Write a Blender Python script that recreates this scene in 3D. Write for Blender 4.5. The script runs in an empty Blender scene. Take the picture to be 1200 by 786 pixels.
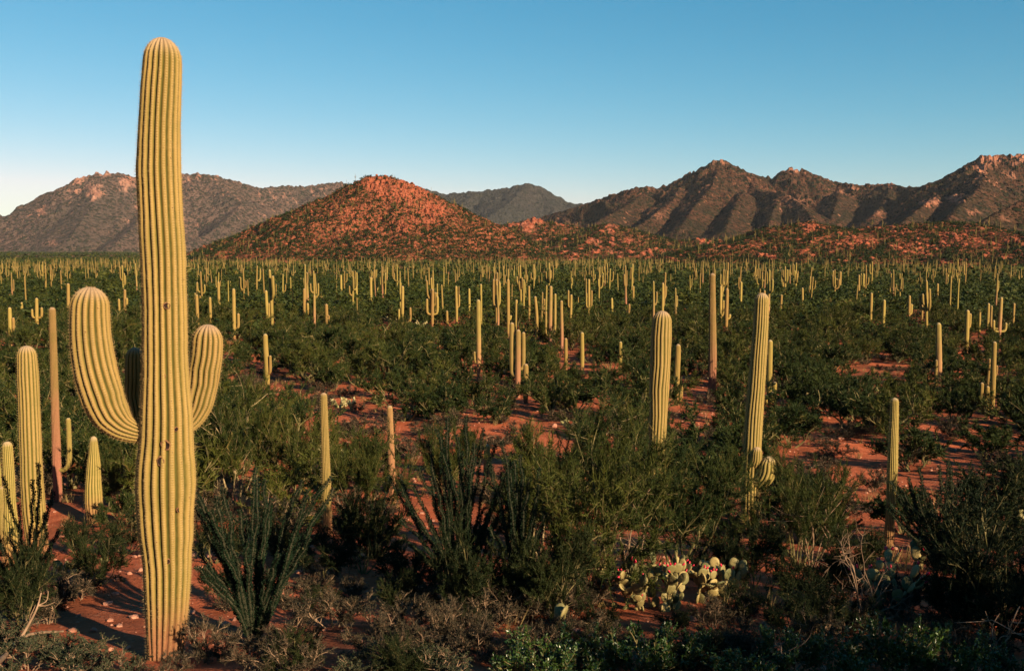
import bpy, math, random
import numpy as np
from mathutils import Vector, Matrix

R = math.radians
SC = bpy.context.scene
COL = SC.collection

# ------------------------------------------------------------------ camera
F = 1167.0                 # focal length in photograph pixels (1200 wide, 35 mm lens)
PW, PH, HOR = 1200.0, 786.0, 292.0
PITCH = math.atan((PH / 2 - HOR) / F)
cam_d = bpy.data.cameras.new('camera')
cam_d.sensor_width = 36.0
cam_d.lens = 36.0 * F / PW
cam_d.clip_start = 0.1
cam_d.clip_end = 40000
cam = bpy.data.objects.new('camera', cam_d)
COL.objects.link(cam)
cam.location = (0, 0, 0)
cam.rotation_euler = (math.pi / 2 - PITCH, 0, 0)
SC.camera = cam

# ------------------------------------------------------------------ world, sun, exposure
SUN_EL, SUN_AZ = 21.0, 138.0      # azimuth clockwise from +Y (the view direction)
SUN_STRENGTH, SKY_STRENGTH, EXPOSURE = 5.0, 0.05, 1.5
w = bpy.data.worlds.new('World')
SC.world = w
w.use_nodes = True
nt = w.node_tree
nt.nodes.clear()
sky = nt.nodes.new('ShaderNodeTexSky')
sky.sky_type = 'NISHITA'
sky.sun_disc = False
sky.sun_elevation = R(SUN_EL)
sky.sun_rotation = R(SUN_AZ)
sky.altitude = 900
sky.air_density = 1.0
sky.dust_density = 0.3
sky.ozone_density = 3.0
bg = nt.nodes.new('ShaderNodeBackground')
bg.inputs[1].default_value = SKY_STRENGTH
wo = nt.nodes.new('ShaderNodeOutputWorld')
# the deep, clean blue of dry desert air: red thinned out, the same rule over the whole sky
sepc = nt.nodes.new('ShaderNodeSeparateColor'); comc = nt.nodes.new('ShaderNodeCombineColor')
nt.links.new(sky.outputs[0], sepc.inputs[0])
def wmath(op, a, b):
    n = nt.nodes.new('ShaderNodeMath'); n.operation = op
    for i, v in enumerate((a, b)):
        if isinstance(v, float): n.inputs[i].default_value = v
        else: nt.links.new(v, n.inputs[i])
    return n.outputs[0]
KS = 0.091
chan = []
for i, (gam, kk_) in enumerate(((2.0, 1.86), (0.95, 0.75), (0.8, 0.69))):
    v = wmath('MULTIPLY', wmath('POWER', wmath('MULTIPLY', sepc.outputs[i], KS), gam), kk_ / KS)
    chan.append(v)
chan[0] = wmath('MINIMUM', chan[0], wmath('MULTIPLY', chan[1], 0.96))
for i in range(3): nt.links.new(chan[i], comc.inputs[i])
nt.links.new(comc.outputs[0], bg.inputs[0])
nt.links.new(bg.outputs[0], wo.inputs[0])

sun_d = bpy.data.lights.new('sun', 'SUN')
sun_d.energy = SUN_STRENGTH
sun_d.angle = R(0.5)
sun_d.color = (1.0, 0.77, 0.47)
sun = bpy.data.objects.new('sun', sun_d)
COL.objects.link(sun)
to_sun = Vector((math.sin(R(SUN_AZ)) * math.cos(R(SUN_EL)), math.cos(R(SUN_AZ)) * math.cos(R(SUN_EL)), math.sin(R(SUN_EL))))
sun.rotation_euler = to_sun.to_track_quat('Z', 'Y').to_euler()
sun.location = to_sun * 50

vs = SC.view_settings
vs.view_transform = 'Standard'
vs.look = 'None'
vs.gamma = 1.0
vs.exposure = EXPOSURE
vs.use_curve_mapping = False
SC.render.engine = 'CYCLES'
SC.cycles.use_denoising = True
SC.cycles.max_bounces = 6
SC.cycles.diffuse_bounces = 1
SC.cycles.glossy_bounces = 2
SC.cycles.transmission_bounces = 2
SC.cycles.volume_bounces = 0

rng = np.random.default_rng(7)
random.seed(7)

# ------------------------------------------------------------------ numpy noise
_p = np.random.default_rng(3).permutation(256)
PERM = np.concatenate([_p, _p])
GA = np.random.default_rng(4).uniform(0, 2 * np.pi, 256)
GX, GY = np.cos(GA), np.sin(GA)
def perlin(x, y):
    x = np.asarray(x, float); y = np.asarray(y, float)
    xi = np.floor(x).astype(int); yi = np.floor(y).astype(int)
    xf = x - xi; yf = y - yi
    u = xf * xf * xf * (xf * (xf * 6 - 15) + 10); v = yf * yf * yf * (yf * (yf * 6 - 15) + 10)
    def g(a, b, dx, dy):
        h = PERM[(PERM[a & 255] + b) & 255]
        return GX[h] * dx + GY[h] * dy
    n00 = g(xi, yi, xf, yf); n10 = g(xi + 1, yi, xf - 1, yf)
    n01 = g(xi, yi + 1, xf, yf - 1); n11 = g(xi + 1, yi + 1, xf - 1, yf - 1)
    return 1.4 * ((n00 * (1 - u) + n10 * u) * (1 - v) + (n01 * (1 - u) + n11 * u) * v)
def fbm(x, y, o=4):
    s = 0; a = 1; t = 0
    for i in range(o):
        s = s + a * perlin(x * 2 ** i + 13.7 * i, y * 2 ** i + 7.1 * i); t += a; a *= 0.5
    return s / t
def ridged(x, y, o=4):
    s = 0; a = 1; t = 0
    for i in range(o):
        s = s + a * (1 - np.abs(perlin(x * 2 ** i + 5.3 * i, y * 2 ** i + 9.9 * i)) * 1.6); t += a; a *= 0.5
    return s / t
def smooth(a, b, x):
    t = np.clip((x - a) / (b - a), 0, 1)
    return t * t * (3 - 2 * t)

# ------------------------------------------------------------------ picture <-> place
cp, sp = math.cos(PITCH), math.sin(PITCH)
def ray(px, py):
    a = (px - PW / 2) / F; b = -(py - PH / 2) / F
    return np.array([a, cp + b * sp, -sp + b * cp])
def proj(P):
    P = np.asarray(P, float)
    x, y, z = P[..., 0], P[..., 1], P[..., 2]
    dep = y * cp - z * sp
    up = y * sp + z * cp
    return PW / 2 + F * x / dep, PH / 2 - F * up / dep
GYP = np.array([-80, -40, -15, 0, 6, 9.6, 15, 22, 30, 45, 70, 120, 300, 900, 2500, 12000.])
GZP = np.array([9.0, 3.5, 0.2, -1.75, -3.1, -4.0, -5.05, -6.1, -6.9, -7.6, -8.1, -8.6, -9.3, -10.5, -11, -12.])
_yy = np.concatenate([np.linspace(-80, 150, 2301), np.linspace(151, 12000, 3000)])
_zz = np.interp(_yy, GYP, GZP)
_k = np.ones(41) / 41
_zz[60:2200] = np.convolve(_zz, _k, 'same')[60:2200]
def gz(x, y):
    x = np.asarray(x, float); y = np.asarray(y, float)
    z = np.interp(y, _yy, _zz)
    r = np.hypot(x, y)
    nr = 1 - smooth(60, 200, r)
    z = z + nr * (0.10 * perlin(x / 1.9, y / 1.9) + 0.22 * perlin(x / 6.5 + 3, y / 6.5))
    z = z + smooth(40, 160, r) * (0.5 * perlin(x / 60, y / 60 + 4)) + smooth(200, 600, r) * 0.6 * perlin(x / 170, y / 170)
    return z
def ground_hit(px, py):
    d = ray(px, py)
    t = np.concatenate([np.linspace(3, 60, 2400), np.geomspace(60, 3000, 3000)])
    P = d[None, :] * t[:, None]
    below = P[:, 2] < gz(P[:, 0], P[:, 1])
    i = int(np.argmax(below)) if below.any() else len(t) - 1
    return P[i, 0], P[i, 1], float(gz(P[i, 0], P[i, 1]))
def at_depth(px, py, Y):
    d = ray(px, py)
    return d * (Y / d[1])

# ------------------------------------------------------------------ mesh helpers
def mesh_np(name, V, faces, mats, midx=None, attrs=None, smooth_=False):
    """V (n,3); faces: list of int arrays (m,k)"""
    me = bpy.data.meshes.new(name)
    V = np.ascontiguousarray(V, dtype=np.float32)
    fl = [np.asarray(f, dtype=np.int32) for f in faces if len(f)]
    loops = np.concatenate([f.ravel() for f in fl])
    tot = np.concatenate([np.full(len(f), f.shape[1], np.int32) for f in fl])
    start = np.concatenate([[0], np.cumsum(tot)[:-1]]).astype(np.int32)
    me.vertices.add(len(V)); me.vertices.foreach_set('co', V.ravel())
    me.loops.add(len(loops)); me.loops.foreach_set('vertex_index', loops)
    me.polygons.add(len(tot)); me.polygons.foreach_set('loop_start', start)
    me.polygons.foreach_set('loop_total', tot)
    if midx is not None:
        me.polygons.foreach_set('material_index', np.asarray(midx, np.int32))
    me.polygons.foreach_set('use_smooth', np.full(len(tot), bool(smooth_)))
    for k, a in (attrs or {}).items():
        at = me.attributes.new(k, 'FLOAT', 'POINT')
        at.data.foreach_set('value', np.ascontiguousarray(a, dtype=np.float32))
    for m in (mats if isinstance(mats, (list, tuple)) else [mats]):
        me.materials.append(m)
    me.update(calc_edges=True)
    return me
class MB:
    """collects arrays of faces with a material index and a per-vertex variation value"""
    def __init__(s): s.V = []; s.T = []; s.Q = []; s.Tm = []; s.Qm = []; s.a = []; s.n = 0
    def add(s, V, tris=None, quads=None, m=0, var=0.5):
        V = np.asarray(V, float).reshape(-1, 3)
        if tris is not None and len(tris): s.T.append(np.asarray(tris) + s.n); s.Tm.append(np.full(len(tris), m))
        if quads is not None and len(quads): s.Q.append(np.asarray(quads) + s.n); s.Qm.append(np.full(len(quads), m))
        s.V.append(V); s.a.append(np.broadcast_to(np.asarray(var, float), (len(V),)).copy()); s.n += len(V)
    def arrays(s):
        return np.concatenate(s.V), s.T, s.Q
    def mesh(s, name, mats, smooth_=False):
        fs = []; mi = []
        if s.T: fs.append(np.concatenate(s.T)); mi.append(np.concatenate(s.Tm))
        if s.Q: fs.append(np.concatenate(s.Q)); mi.append(np.concatenate(s.Qm))
        return mesh_np(name, np.concatenate(s.V), fs, mats, np.concatenate(mi), {'var': np.concatenate(s.a)}, smooth_)
def ob(name, data, parent=None, loc=None, rot=None, scale=None, label=None, cat=None, group=None, kind=None):
    o = bpy.data.objects.new(name, data)
    COL.objects.link(o)
    if parent is not None: o.parent = parent
    if loc is not None: o.location = [float(v) for v in loc]
    if rot is not None: o.rotation_euler = rot
    if scale is not None: o.scale = scale if hasattr(scale, '__len__') else (scale,) * 3
    if label: o['label'] = label
    if cat: o['category'] = cat
    if group: o['group'] = group
    if kind: o['kind'] = kind
    return o
def unit(v): return v / np.maximum(np.linalg.norm(v, axis=-1, keepdims=True), 1e-9)
def catmull(P, n):
    P = np.asarray(P, float)
    Q = np.vstack([2 * P[0] - P[1], P, 2 * P[-1] - P[-2]])
    seg = np.linalg.norm(np.diff(P, axis=0), axis=1) + 1e-9
    cum = np.concatenate([[0], np.cumsum(seg)])
    s = np.linspace(0, cum[-1], n)
    i = np.clip(np.searchsorted(cum, s, side='right') - 1, 0, len(P) - 2)
    t = ((s - cum[i]) / seg[i])[:, None]
    a, b, c, d = Q[i], Q[i + 1], Q[i + 2], Q[i + 3]
    return 0.5 * ((2 * b) + (c - a) * t + (2 * a - 5 * b + 4 * c - d) * t * t + (3 * b - a - 3 * c + d) * t ** 3)
def frames(P):
    T = unit(np.gradient(P, axis=0))
    N = np.zeros_like(T); B = np.zeros_like(T)
    ref = np.array([1., 0, 0]) if abs(T[0][0]) < 0.9 else np.array([0, 1., 0])
    n = ref - T[0] * (ref @ T[0]); n /= np.linalg.norm(n)
    for i in range(len(P)):
        n = n - T[i] * (n @ T[i]); n /= max(np.linalg.norm(n), 1e-9)
        N[i] = n; B[i] = np.cross(T[i], n)
    return T, N, B
def tube(P, r, sides=4):
    P = np.asarray(P, float); m = len(P)
    r = np.broadcast_to(np.asarray(r, float), (m,))
    T, N, B = frames(P)
    a = np.arange(sides) * 2 * np.pi / sides
    V = P[:, None, :] + r[:, None, None] * (np.cos(a)[None, :, None] * N[:, None, :] + np.sin(a)[None, :, None] * B[:, None, :])
    i = np.arange(m - 1)[:, None] * sides; j = np.arange(sides)[None, :]; k = (j + 1) % sides
    Q = np.stack([i + j, i + k, i + sides + k, i + sides + j], -1).reshape(-1, 4)
    return V.reshape(-1, 3), Q
def slivers(P, D, L, W, g):
    """thin triangles from P along D"""
    n = len(P)
    s = unit(np.cross(D, g.normal(size=(n, 3))))
    L = np.broadcast_to(L, (n,))[:, None]; W = np.broadcast_to(W, (n,))[:, None]
    V = np.stack([P - s * W / 2, P + s * W / 2, P + D * L], 1).reshape(-1, 3)
    return V, np.arange(3 * n).reshape(n, 3)
def leaves(P, D, L, W, g, S=None):
    """folded rhombus leaves: two triangles each"""
    n = len(P)
    if S is None: S = g.normal(size=(n, 3))
    s = unit(np.cross(D, S)); nn = np.cross(s, D)
    L = np.broadcast_to(L, (n,))[:, None]; W = np.broadcast_to(W, (n,))[:, None]
    mid = P + D * L * 0.5 + nn * W * 0.12
    V = np.stack([P, mid - s * W / 2, P + D * L, mid + s * W / 2], 1).reshape(-1, 3)
    b = np.arange(n)[:, None] * 4
    T = np.concatenate([b + [0, 1, 2], b + [0, 2, 3]], 1).reshape(-1, 3)
    return V, T

# ------------------------------------------------------------------ materials
def mat(name):
    m = bpy.data.materials.new(name); m.use_nodes = True
    nt = m.node_tree; nt.nodes.clear()
    out = nt.nodes.new('ShaderNodeOutputMaterial')
    return m, nt, out
def N(nt, t, **kw):
    n = nt.nodes.new(t)
    for k, v in kw.items(): setattr(n, k, v)
    return n
def setin(nt, sock, v):
    if isinstance(v, bpy.types.NodeSocket): nt.links.new(v, sock)
    elif isinstance(v, (tuple, list)) and len(v) == 3 and len(getattr(sock, 'default_value', (0, 0, 0))) == 4: sock.default_value = (*v, 1)
    else: sock.default_value = v
def mix(nt, f, a, b, mode='MIX'):
    n = N(nt, 'ShaderNodeMix', data_type='RGBA', blend_type=mode)
    setin(nt, n.inputs[0], f); setin(nt, n.inputs[6], a); setin(nt, n.inputs[7], b)
    return n.outputs[2]
def math_(nt, op, a, b=0.0, c=None):
    n = N(nt, 'ShaderNodeMath', operation=op)
    setin(nt, n.inputs[0], a); setin(nt, n.inputs[1], b)
    if c is not None: setin(nt, n.inputs[2], c)
    return n.outputs[0]
def mrange(nt, v, a, b, c=0.0, d=1.0, typ='SMOOTHSTEP'):
    n = N(nt, 'ShaderNodeMapRange', interpolation_type=typ)
    setin(nt, n.inputs[0], v)
    for i, x in enumerate((a, b, c, d)): n.inputs[i + 1].default_value = x
    return n.outputs[0]
def noise(nt, vec, scale, detail=4, rough=0.55):
    n = N(nt, 'ShaderNodeTexNoise')
    nt.links.new(vec, n.inputs['Vector']); n.inputs['Scale'].default_value = scale
    n.inputs['Detail'].default_value = detail; n.inputs['Roughness'].default_value = rough
    return n.outputs[0]
def voro(nt, vec, scale, feature='F1'):
    n = N(nt, 'ShaderNodeTexVoronoi', feature=feature)
    nt.links.new(vec, n.inputs['Vector']); n.inputs['Scale'].default_value = scale
    return n
def attr(nt, name):
    return N(nt, 'ShaderNodeAttribute', attribute_name=name).outputs['Fac']
def bump(nt, h, strength, dist):
    n = N(nt, 'ShaderNodeBump'); nt.links.new(h, n.inputs['Height'])
    n.inputs['Strength'].default_value = strength; n.inputs['Distance'].default_value = dist
    return n.outputs[0]
REFL = 0.66      # overall reflectance of the dry desert surfaces
def bsdf(nt, out, color, rough=0.8, normal=None, spec=0.2):
    color = mix(nt, 1.0, color, (REFL, REFL, REFL), 'MULTIPLY')
    b = N(nt, 'ShaderNodeBsdfPrincipled')
    setin(nt, b.inputs['Base Color'], color); setin(nt, b.inputs['Roughness'], rough)
    b.inputs['Specular IOR Level'].default_value = spec
    if normal is not None: nt.links.new(normal, b.inputs['Normal'])
    if out is not None: nt.links.new(b.outputs[0], out.inputs[0])
    return b.outputs[0]
def objco(nt): return N(nt, 'ShaderNodeTexCoord').outputs['Object']
def worldpos(nt): return N(nt, 'ShaderNodeNewGeometry').outputs['Position']

def foliage(name, a, b, trans=0.25, spec=0.15, rough=0.7, patch=0.35, c=None):
    """leaf material: colour varies leaf by leaf (var), plant by plant and in patches"""
    m, nt, out = mat(name)
    v = attr(nt, 'var')
    rnd = N(nt, 'ShaderNodeObjectInfo').outputs['Random']
    n = noise(nt, worldpos(nt), patch, 2)
    f = math_(nt, 'ADD', math_(nt, 'MULTIPLY', v, 0.5), math_(nt, 'MULTIPLY', rnd, 0.3))
    f = math_(nt, 'ADD', f, math_(nt, 'MULTIPLY', math_(nt, 'SUBTRACT', n, 0.5), 1.2))
    f = mrange(nt, f, 0.05, 0.85)
    col = mix(nt, f, a, b)
    if c is not None: col = mix(nt, mrange(nt, v, 0.86, 0.9), col, c)
    p = bsdf(nt, None, col, rough, None, spec)
    t = N(nt, 'ShaderNodeBsdfTranslucent'); setin(nt, t.inputs[0], mix(nt, 1.0, col, (REFL, REFL, REFL), 'MULTIPLY'))
    ms = N(nt, 'ShaderNodeMixShader'); ms.inputs[0].default_value = trans
    nt.links.new(p, ms.inputs[1]); nt.links.new(t.outputs[0], ms.inputs[2]); nt.links.new(ms.outputs[0], out.inputs[0])
    return m
def plainmat(name, a, b, scale=8, rough=0.85, bstr=0.3, bdist=0.01, spec=0.15):
    m, nt, out = mat(name)
    o = objco(nt)
    n = noise(nt, o, scale, 5)
    bsdf(nt, out, mix(nt, mrange(nt, n, 0.3, 0.7), a, b), rough, bump(nt, n, bstr, bdist), spec)
    return m

M = {}
M['pv'] = foliage('palo_verde_leaf', (0.013, 0.027, 0.005), (0.078, 0.084, 0.013), 0.15, c=(0.15, 0.105, 0.03))
M['creo'] = foliage('creosote_leaf', (0.010, 0.024, 0.005), (0.042, 0.056, 0.011), 0.15)
M['dark'] = foliage('dark_shrub_leaf', (0.006, 0.014, 0.004), (0.024, 0.034, 0.008), 0.15)
M['burs'] = foliage('bursage_leaf', (0.024, 0.022, 0.014), (0.075, 0.058, 0.036), 0.12, c=(0.17, 0.095, 0.06), patch=1.5)
M['grey'] = foliage('brittlebush_leaf', (0.026, 0.034, 0.018), (0.080, 0.084, 0.045), 0.15, patch=1.5)
M['jojo'] = foliage('jojoba_leaf', (0.012, 0.040, 0.007), (0.055, 0.105, 0.018), 0.2, 0.5, 0.35, patch=2)
M['oco'] = foliage('ocotillo_leaf', (0.004, 0.014, 0.006), (0.010, 0.028, 0.010), 0.1, patch=1.2)
M['grass'] = foliage('dry_grass', (0.22, 0.15, 0.06), (0.40, 0.28, 0.12), 0.2, patch=0.5)
M['twig'] = plainmat('pale_twig', (0.30, 0.21, 0.11), (0.45, 0.34, 0.20), 6)
M['bark'] = plainmat('green_bark', (0.10, 0.09, 0.03), (0.21, 0.16, 0.08), 6)
M['dead'] = plainmat('dead_wood', (0.16, 0.10, 0.065), (0.34, 0.22, 0.15), 9, bstr=0.6)
M['cane'] = plainmat('ocotillo_bark', (0.018, 0.024, 0.012), (0.05, 0.045, 0.028), 15)
M['drycane'] = plainmat('dry_ocotillo_bark', (0.24, 0.09, 0.05), (0.34, 0.16, 0.09), 15)
M['spine'] = plainmat('spine', (0.46, 0.32, 0.15), (0.36, 0.24, 0.11), 5)
M['fruit'] = plainmat('prickly_pear_fruit', (0.45, 0.006, 0.03), (0.62, 0.02, 0.07), 12, 0.4, 0.1, 0.003, 0.4)
M['hole'] = plainmat('scar_and_hole_shade', (0.008, 0.005, 0.004), (0.03, 0.012, 0.009), 30)  # near-black colour for scars and for the shade inside holes
M['scar'] = plainmat('callus', (0.13, 0.06, 0.03), (0.24, 0.13, 0.06), 30)

def saguaro_mat(name, crest, valley, red=0.0, period=0.024, dots=0.0):
    m, nt, out = mat(name)
    rib, h, tip, s = attr(nt, 'rib'), attr(nt, 'hgt'), attr(nt, 'tip'), attr(nt, 'arc')
    o = objco(nt)
    rnd = N(nt, 'ShaderNodeObjectInfo').outputs['Random']
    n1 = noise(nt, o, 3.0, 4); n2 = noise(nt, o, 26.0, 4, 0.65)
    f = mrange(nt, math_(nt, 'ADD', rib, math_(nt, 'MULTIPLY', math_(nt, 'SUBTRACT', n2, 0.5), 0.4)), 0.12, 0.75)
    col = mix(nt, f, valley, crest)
    col = mix(nt, mrange(nt, n1, 0.35, 0.7, 0, 0.35), col, mix(nt, 0.5, valley, (0.22, 0.20, 0.04)))
    # rings of old growth
    cmb = N(nt, 'ShaderNodeCombineXYZ'); nt.links.new(s, cmb.inputs[2])
    n3 = noise(nt, cmb.outputs[0], 7.0, 3)
    col = mix(nt, mrange(nt, n3, 0.55, 0.75, 0, 0.30), col, (0.36, 0.24, 0.09))
    if dots:
        ph = math_(nt, 'FRACT', math_(nt, 'DIVIDE', s, period))
        d = math_(nt, 'MULTIPLY', mrange(nt, math_(nt, 'ABSOLUTE', math_(nt, 'SUBTRACT', ph, 0.5)), 0.12, 0.34, 1, 0), mrange(nt, rib, 0.72, 0.95))
        col = mix(nt, math_(nt, 'MULTIPLY', d, dots), col, (0.46, 0.33, 0.15))
        # brown flecks
        vn = voro(nt, o, 9.0)
        col = mix(nt, mrange(nt, vn.outputs['Distance'], 0.035, 0.075, 0.85, 0.0), col, (0.12, 0.05, 0.03))
    # corky foot
    low = math_(nt, 'ADD', h, math_(nt, 'MULTIPLY', math_(nt, 'SUBTRACT', n2, 0.5), -0.7 * 0.4))
    foot = mrange(nt, low, 0.14, 0.75, 1, 0)
    col = mix(nt, math_(nt, 'MULTIPLY', foot, 0.85), col, mix(nt, n2, (0.13, 0.055, 0.035), (0.42, 0.18, 0.09)))
    if red:
        rm = math_(nt, 'MULTIPLY', mrange(nt, math_(nt, 'ADD', h, math_(nt, 'MULTIPLY', n1, 1.2)), 1.2, 4.2, 1, 0), red)
        col = mix(nt, rm, col, mix(nt, n2, (0.26, 0.10, 0.06), (0.46, 0.22, 0.13)))
    col = mix(nt, math_(nt, 'MULTIPLY', tip, 0.75), col, (0.46, 0.33, 0.23))
    hs = N(nt, 'ShaderNodeHueSaturation')
    setin(nt, hs.inputs['Hue'], mrange(nt, rnd, 0, 1, 0.485, 0.515, 'LINEAR')); setin(nt, hs.inputs['Value'], mrange(nt, rnd, 0, 1, 0.85, 1.1, 'LINEAR'))
    nt.links.new(col, hs.inputs['Color'])
    bsdf(nt, out, hs.outputs[0], 0.75, bump(nt, n2, 0.25, 0.01), 0.15)
    return m
CR, VA = (0.345, 0.24, 0.070), (0.062, 0.064, 0.011)  # groove green is darkened further to paint in shade between ribs
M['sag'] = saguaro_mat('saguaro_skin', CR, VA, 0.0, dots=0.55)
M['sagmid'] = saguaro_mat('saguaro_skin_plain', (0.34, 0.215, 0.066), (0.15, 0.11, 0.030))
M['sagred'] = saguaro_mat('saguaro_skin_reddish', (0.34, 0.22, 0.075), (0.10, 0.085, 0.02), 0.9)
M['sagfar'] = foliage('far_saguaro_skin', (0.12, 0.095, 0.028), (0.28, 0.185, 0.06), 0.0, patch=0.05)

def pad_mat():
    m, nt, out = mat('prickly_pear_skin')
    o = objco(nt); rnd = N(nt, 'ShaderNodeObjectInfo').outputs['Random']
    n = noise(nt, o, 14, 4)
    col = mix(nt, mrange(nt, math_(nt, 'ADD', math_(nt, 'MULTIPLY', rnd, 0.7), math_(nt, 'MULTIPLY', n, 0.6)), 0.2, 1.1), (0.09, 0.10, 0.04), (0.40, 0.30, 0.12))
    v = voro(nt, o, 34)
    col = mix(nt, mrange(nt, v.outputs['Distance'], 0.12, 0.22, 0.7, 0), col, (0.40, 0.25, 0.14))
    bsdf(nt, out, col, 0.6, bump(nt, n, 0.2, 0.01), 0.3)
    return m
M['pad'] = pad_mat()
M['cholla'] = foliage('cholla_spines', (0.34, 0.30, 0.13), (0.62, 0.52, 0.30), 0.15, patch=3)

def soil_mat():
    m, nt, out = mat('red_soil')
    p = worldpos(nt)
    n1 = noise(nt, p, 0.35, 5, 0.6); n2 = noise(nt, p, 3.0, 6, 0.65); n3 = noise(nt, p, 28.0, 4, 0.7)
    col = mix(nt, mrange(nt, n2, 0.3, 0.7), (0.45, 0.105, 0.046), (0.60, 0.17, 0.085))
    col = mix(nt, mrange(nt, n1, 0.42, 0.68, 0, 0.7), col, (0.115, 0.046, 0.025))
    col = mix(nt, mrange(nt, n3, 0.52, 0.72, 0, 0.55), col, (0.12, 0.05, 0.03))
    v = voro(nt, p, 11.0)
    peb = mrange(nt, v.outputs['Distance'], 0.18, 0.34, 1, 0)
    sel = mrange(nt, noise(nt, p, 1.3, 3), 0.5, 0.62)
    col = mix(nt, math_(nt, 'MULTIPLY', peb, math_(nt, 'MULTIPLY', sel, 0.55)), col, (0.5, 0.25, 0.17))
    # out on the plain the soil is matted with dry grass and low scrub
    far = mrange(nt, N(nt, 'ShaderNodeCameraData').outputs['View Distance'], 1e9, 2e9)
    py_ = N(nt, 'ShaderNodeSeparateXYZ'); nt.links.new(p, py_.inputs[0])
    plain = mrange(nt, py_.outputs[1], 60, 260)
    mot = mrange(nt, noise(nt, p, 0.18, 5, 0.65), 0.36, 0.54)
    scrub = mix(nt, mrange(nt, noise(nt, p, 0.6, 4), 0.35, 0.65), (0.040, 0.042, 0.016), (0.11, 0.09, 0.035))
    col = mix(nt, math_(nt, 'MULTIPLY', plain, mot), col, scrub)
    h = math_(nt, 'ADD', math_(nt, 'MULTIPLY', n2, 0.6), math_(nt, 'ADD', math_(nt, 'MULTIPLY', n3, 0.25), math_(nt, 'MULTIPLY', peb, 0.25)))
    bsdf(nt, out, col, 0.95, bump(nt, h, 0.8, 0.08), 0.05)
    nt.nodes.remove(far.node)
    return m
M['soil'] = soil_mat()
def rock_mat(name, a, b, c, scale=1.5):
    m, nt, out = mat(name)
    p = worldpos(nt)
    n1 = noise(nt, p, scale, 6, 0.65); n2 = noise(nt, p, scale * 6, 5, 0.65)
    v = attr(nt, 'var')
    col = mix(nt, mrange(nt, n1, 0.3, 0.7), a, b)
    col = mix(nt, mrange(nt, math_(nt, 'ADD', n2, math_(nt, 'MULTIPLY', v, 0.25)), 0.6, 0.85, 0, 0.8), col, c)
    bsdf(nt, out, col, 0.9, bump(nt, n2, 0.5, 0.05), 0.1)
    return m
M['rock'] = rock_mat('pink_granite', (0.44, 0.18, 0.12), (0.52, 0.26, 0.19), (0.24, 0.10, 0.07), 3)
M['hillrock'] = rock_mat('red_hill_boulder', (0.27, 0.068, 0.036), (0.38, 0.115, 0.066), (0.12, 0.038, 0.024), 0.15)

def hill_mat(name, soil_a, soil_b, scrub_a, scrub_b, cover, cell, rock_a, rock_b, big):
    """mountain side: bare ground, crags (attribute rock) and speckled scrub"""
    m, nt, out = mat(name)
    p = worldpos(nt)
    n1 = noise(nt, p, big, 5, 0.6); n2 = noise(nt, p, big * 9, 5, 0.65)
    col = mix(nt, mrange(nt, n1, 0.35, 0.65), soil_a, soil_b)
    rk = attr(nt, 'rock')
    rcol = mix(nt, mrange(nt, n2, 0.3, 0.7), rock_a, rock_b)
    col = mix(nt, rk, col, rcol)
    v = voro(nt, p, 1.0 / cell); v2 = voro(nt, p, 2.3 / cell)
    sp_ = mrange(nt, v.outputs['Distance'], 0.36, 0.52, 1, 0)
    sp2 = mrange(nt, v2.outputs['Distance'], 0.36, 0.52, 1, 0)
    sep = N(nt, 'ShaderNodeSeparateColor'); nt.links.new(v.outputs['Color'], sep.inputs[0])
    thr = math_(nt, 'ADD', math_(nt, 'MULTIPLY', n1, 0.6), cover - 0.3)
    thr = math_(nt, 'SUBTRACT', thr, math_(nt, 'MULTIPLY', rk, 0.6))
    k = math_(nt, 'GREATER_THAN', thr, sep.outputs[0])
    sep2 = N(nt, 'ShaderNodeSeparateColor'); nt.links.new(v2.outputs['Color'], sep2.inputs[0])
    k2 = math_(nt, 'GREATER_THAN', thr, sep2.outputs[1])
    fac = math_(nt, 'MAXIMUM', math_(nt, 'MULTIPLY', sp_, k), math_(nt, 'MULTIPLY', math_(nt, 'MULTIPLY', sp2, k2), 0.8))
    scol = mix(nt, sep.outputs[1], scrub_a, scrub_b)
    col = mix(nt, fac, col, scol)
    h = math_(nt, 'ADD', n2, math_(nt, 'MULTIPLY', fac, 0.8))
    bsdf(nt, out, col, 0.95, bump(nt, h, 1.0, cell * 0.7), 0.03)
    return m
SCA, SCB = (0.022, 0.027, 0.010), (0.055, 0.052, 0.020)
M['redhill'] = hill_mat('red_hillside', (0.22, 0.072, 0.040), (0.34, 0.105, 0.058), SCA, SCB, 0.68, 2.4, (0.27, 0.070, 0.038), (0.37, 0.115, 0.068), 0.02)
M['lowhill'] = hill_mat('rocky_foothill', (0.17, 0.065, 0.037), (0.27, 0.092, 0.052), SCA, SCB, 0.72, 3.0, (0.34, 0.11, 0.065), (0.44, 0.165, 0.105), 0.02)
M['rmount'] = hill_mat('mountain_side', (0.046, 0.032, 0.021), (0.105, 0.046, 0.030), (0.014, 0.018, 0.009), (0.030, 0.028, 0.015), 0.66, 10.0, (0.30, 0.12, 0.075), (0.42, 0.19, 0.125), 0.006)
M['lmount'] = hill_mat('far_mountain_side', (0.085, 0.060, 0.050), (0.14, 0.085, 0.070), (0.024, 0.026, 0.016), (0.044, 0.040, 0.026), 0.66, 16.0, (0.29, 0.125, 0.088), (0.40, 0.205, 0.15), 0.003)
M['bmount'] = hill_mat('back_mountain_side', (0.042, 0.040, 0.038), (0.066, 0.054, 0.050), (0.018, 0.021, 0.018), (0.034, 0.035, 0.027), 0.72, 16.0, (0.2, 0.10, 0.07), (0.3, 0.16, 0.11), 0.003)

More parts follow.
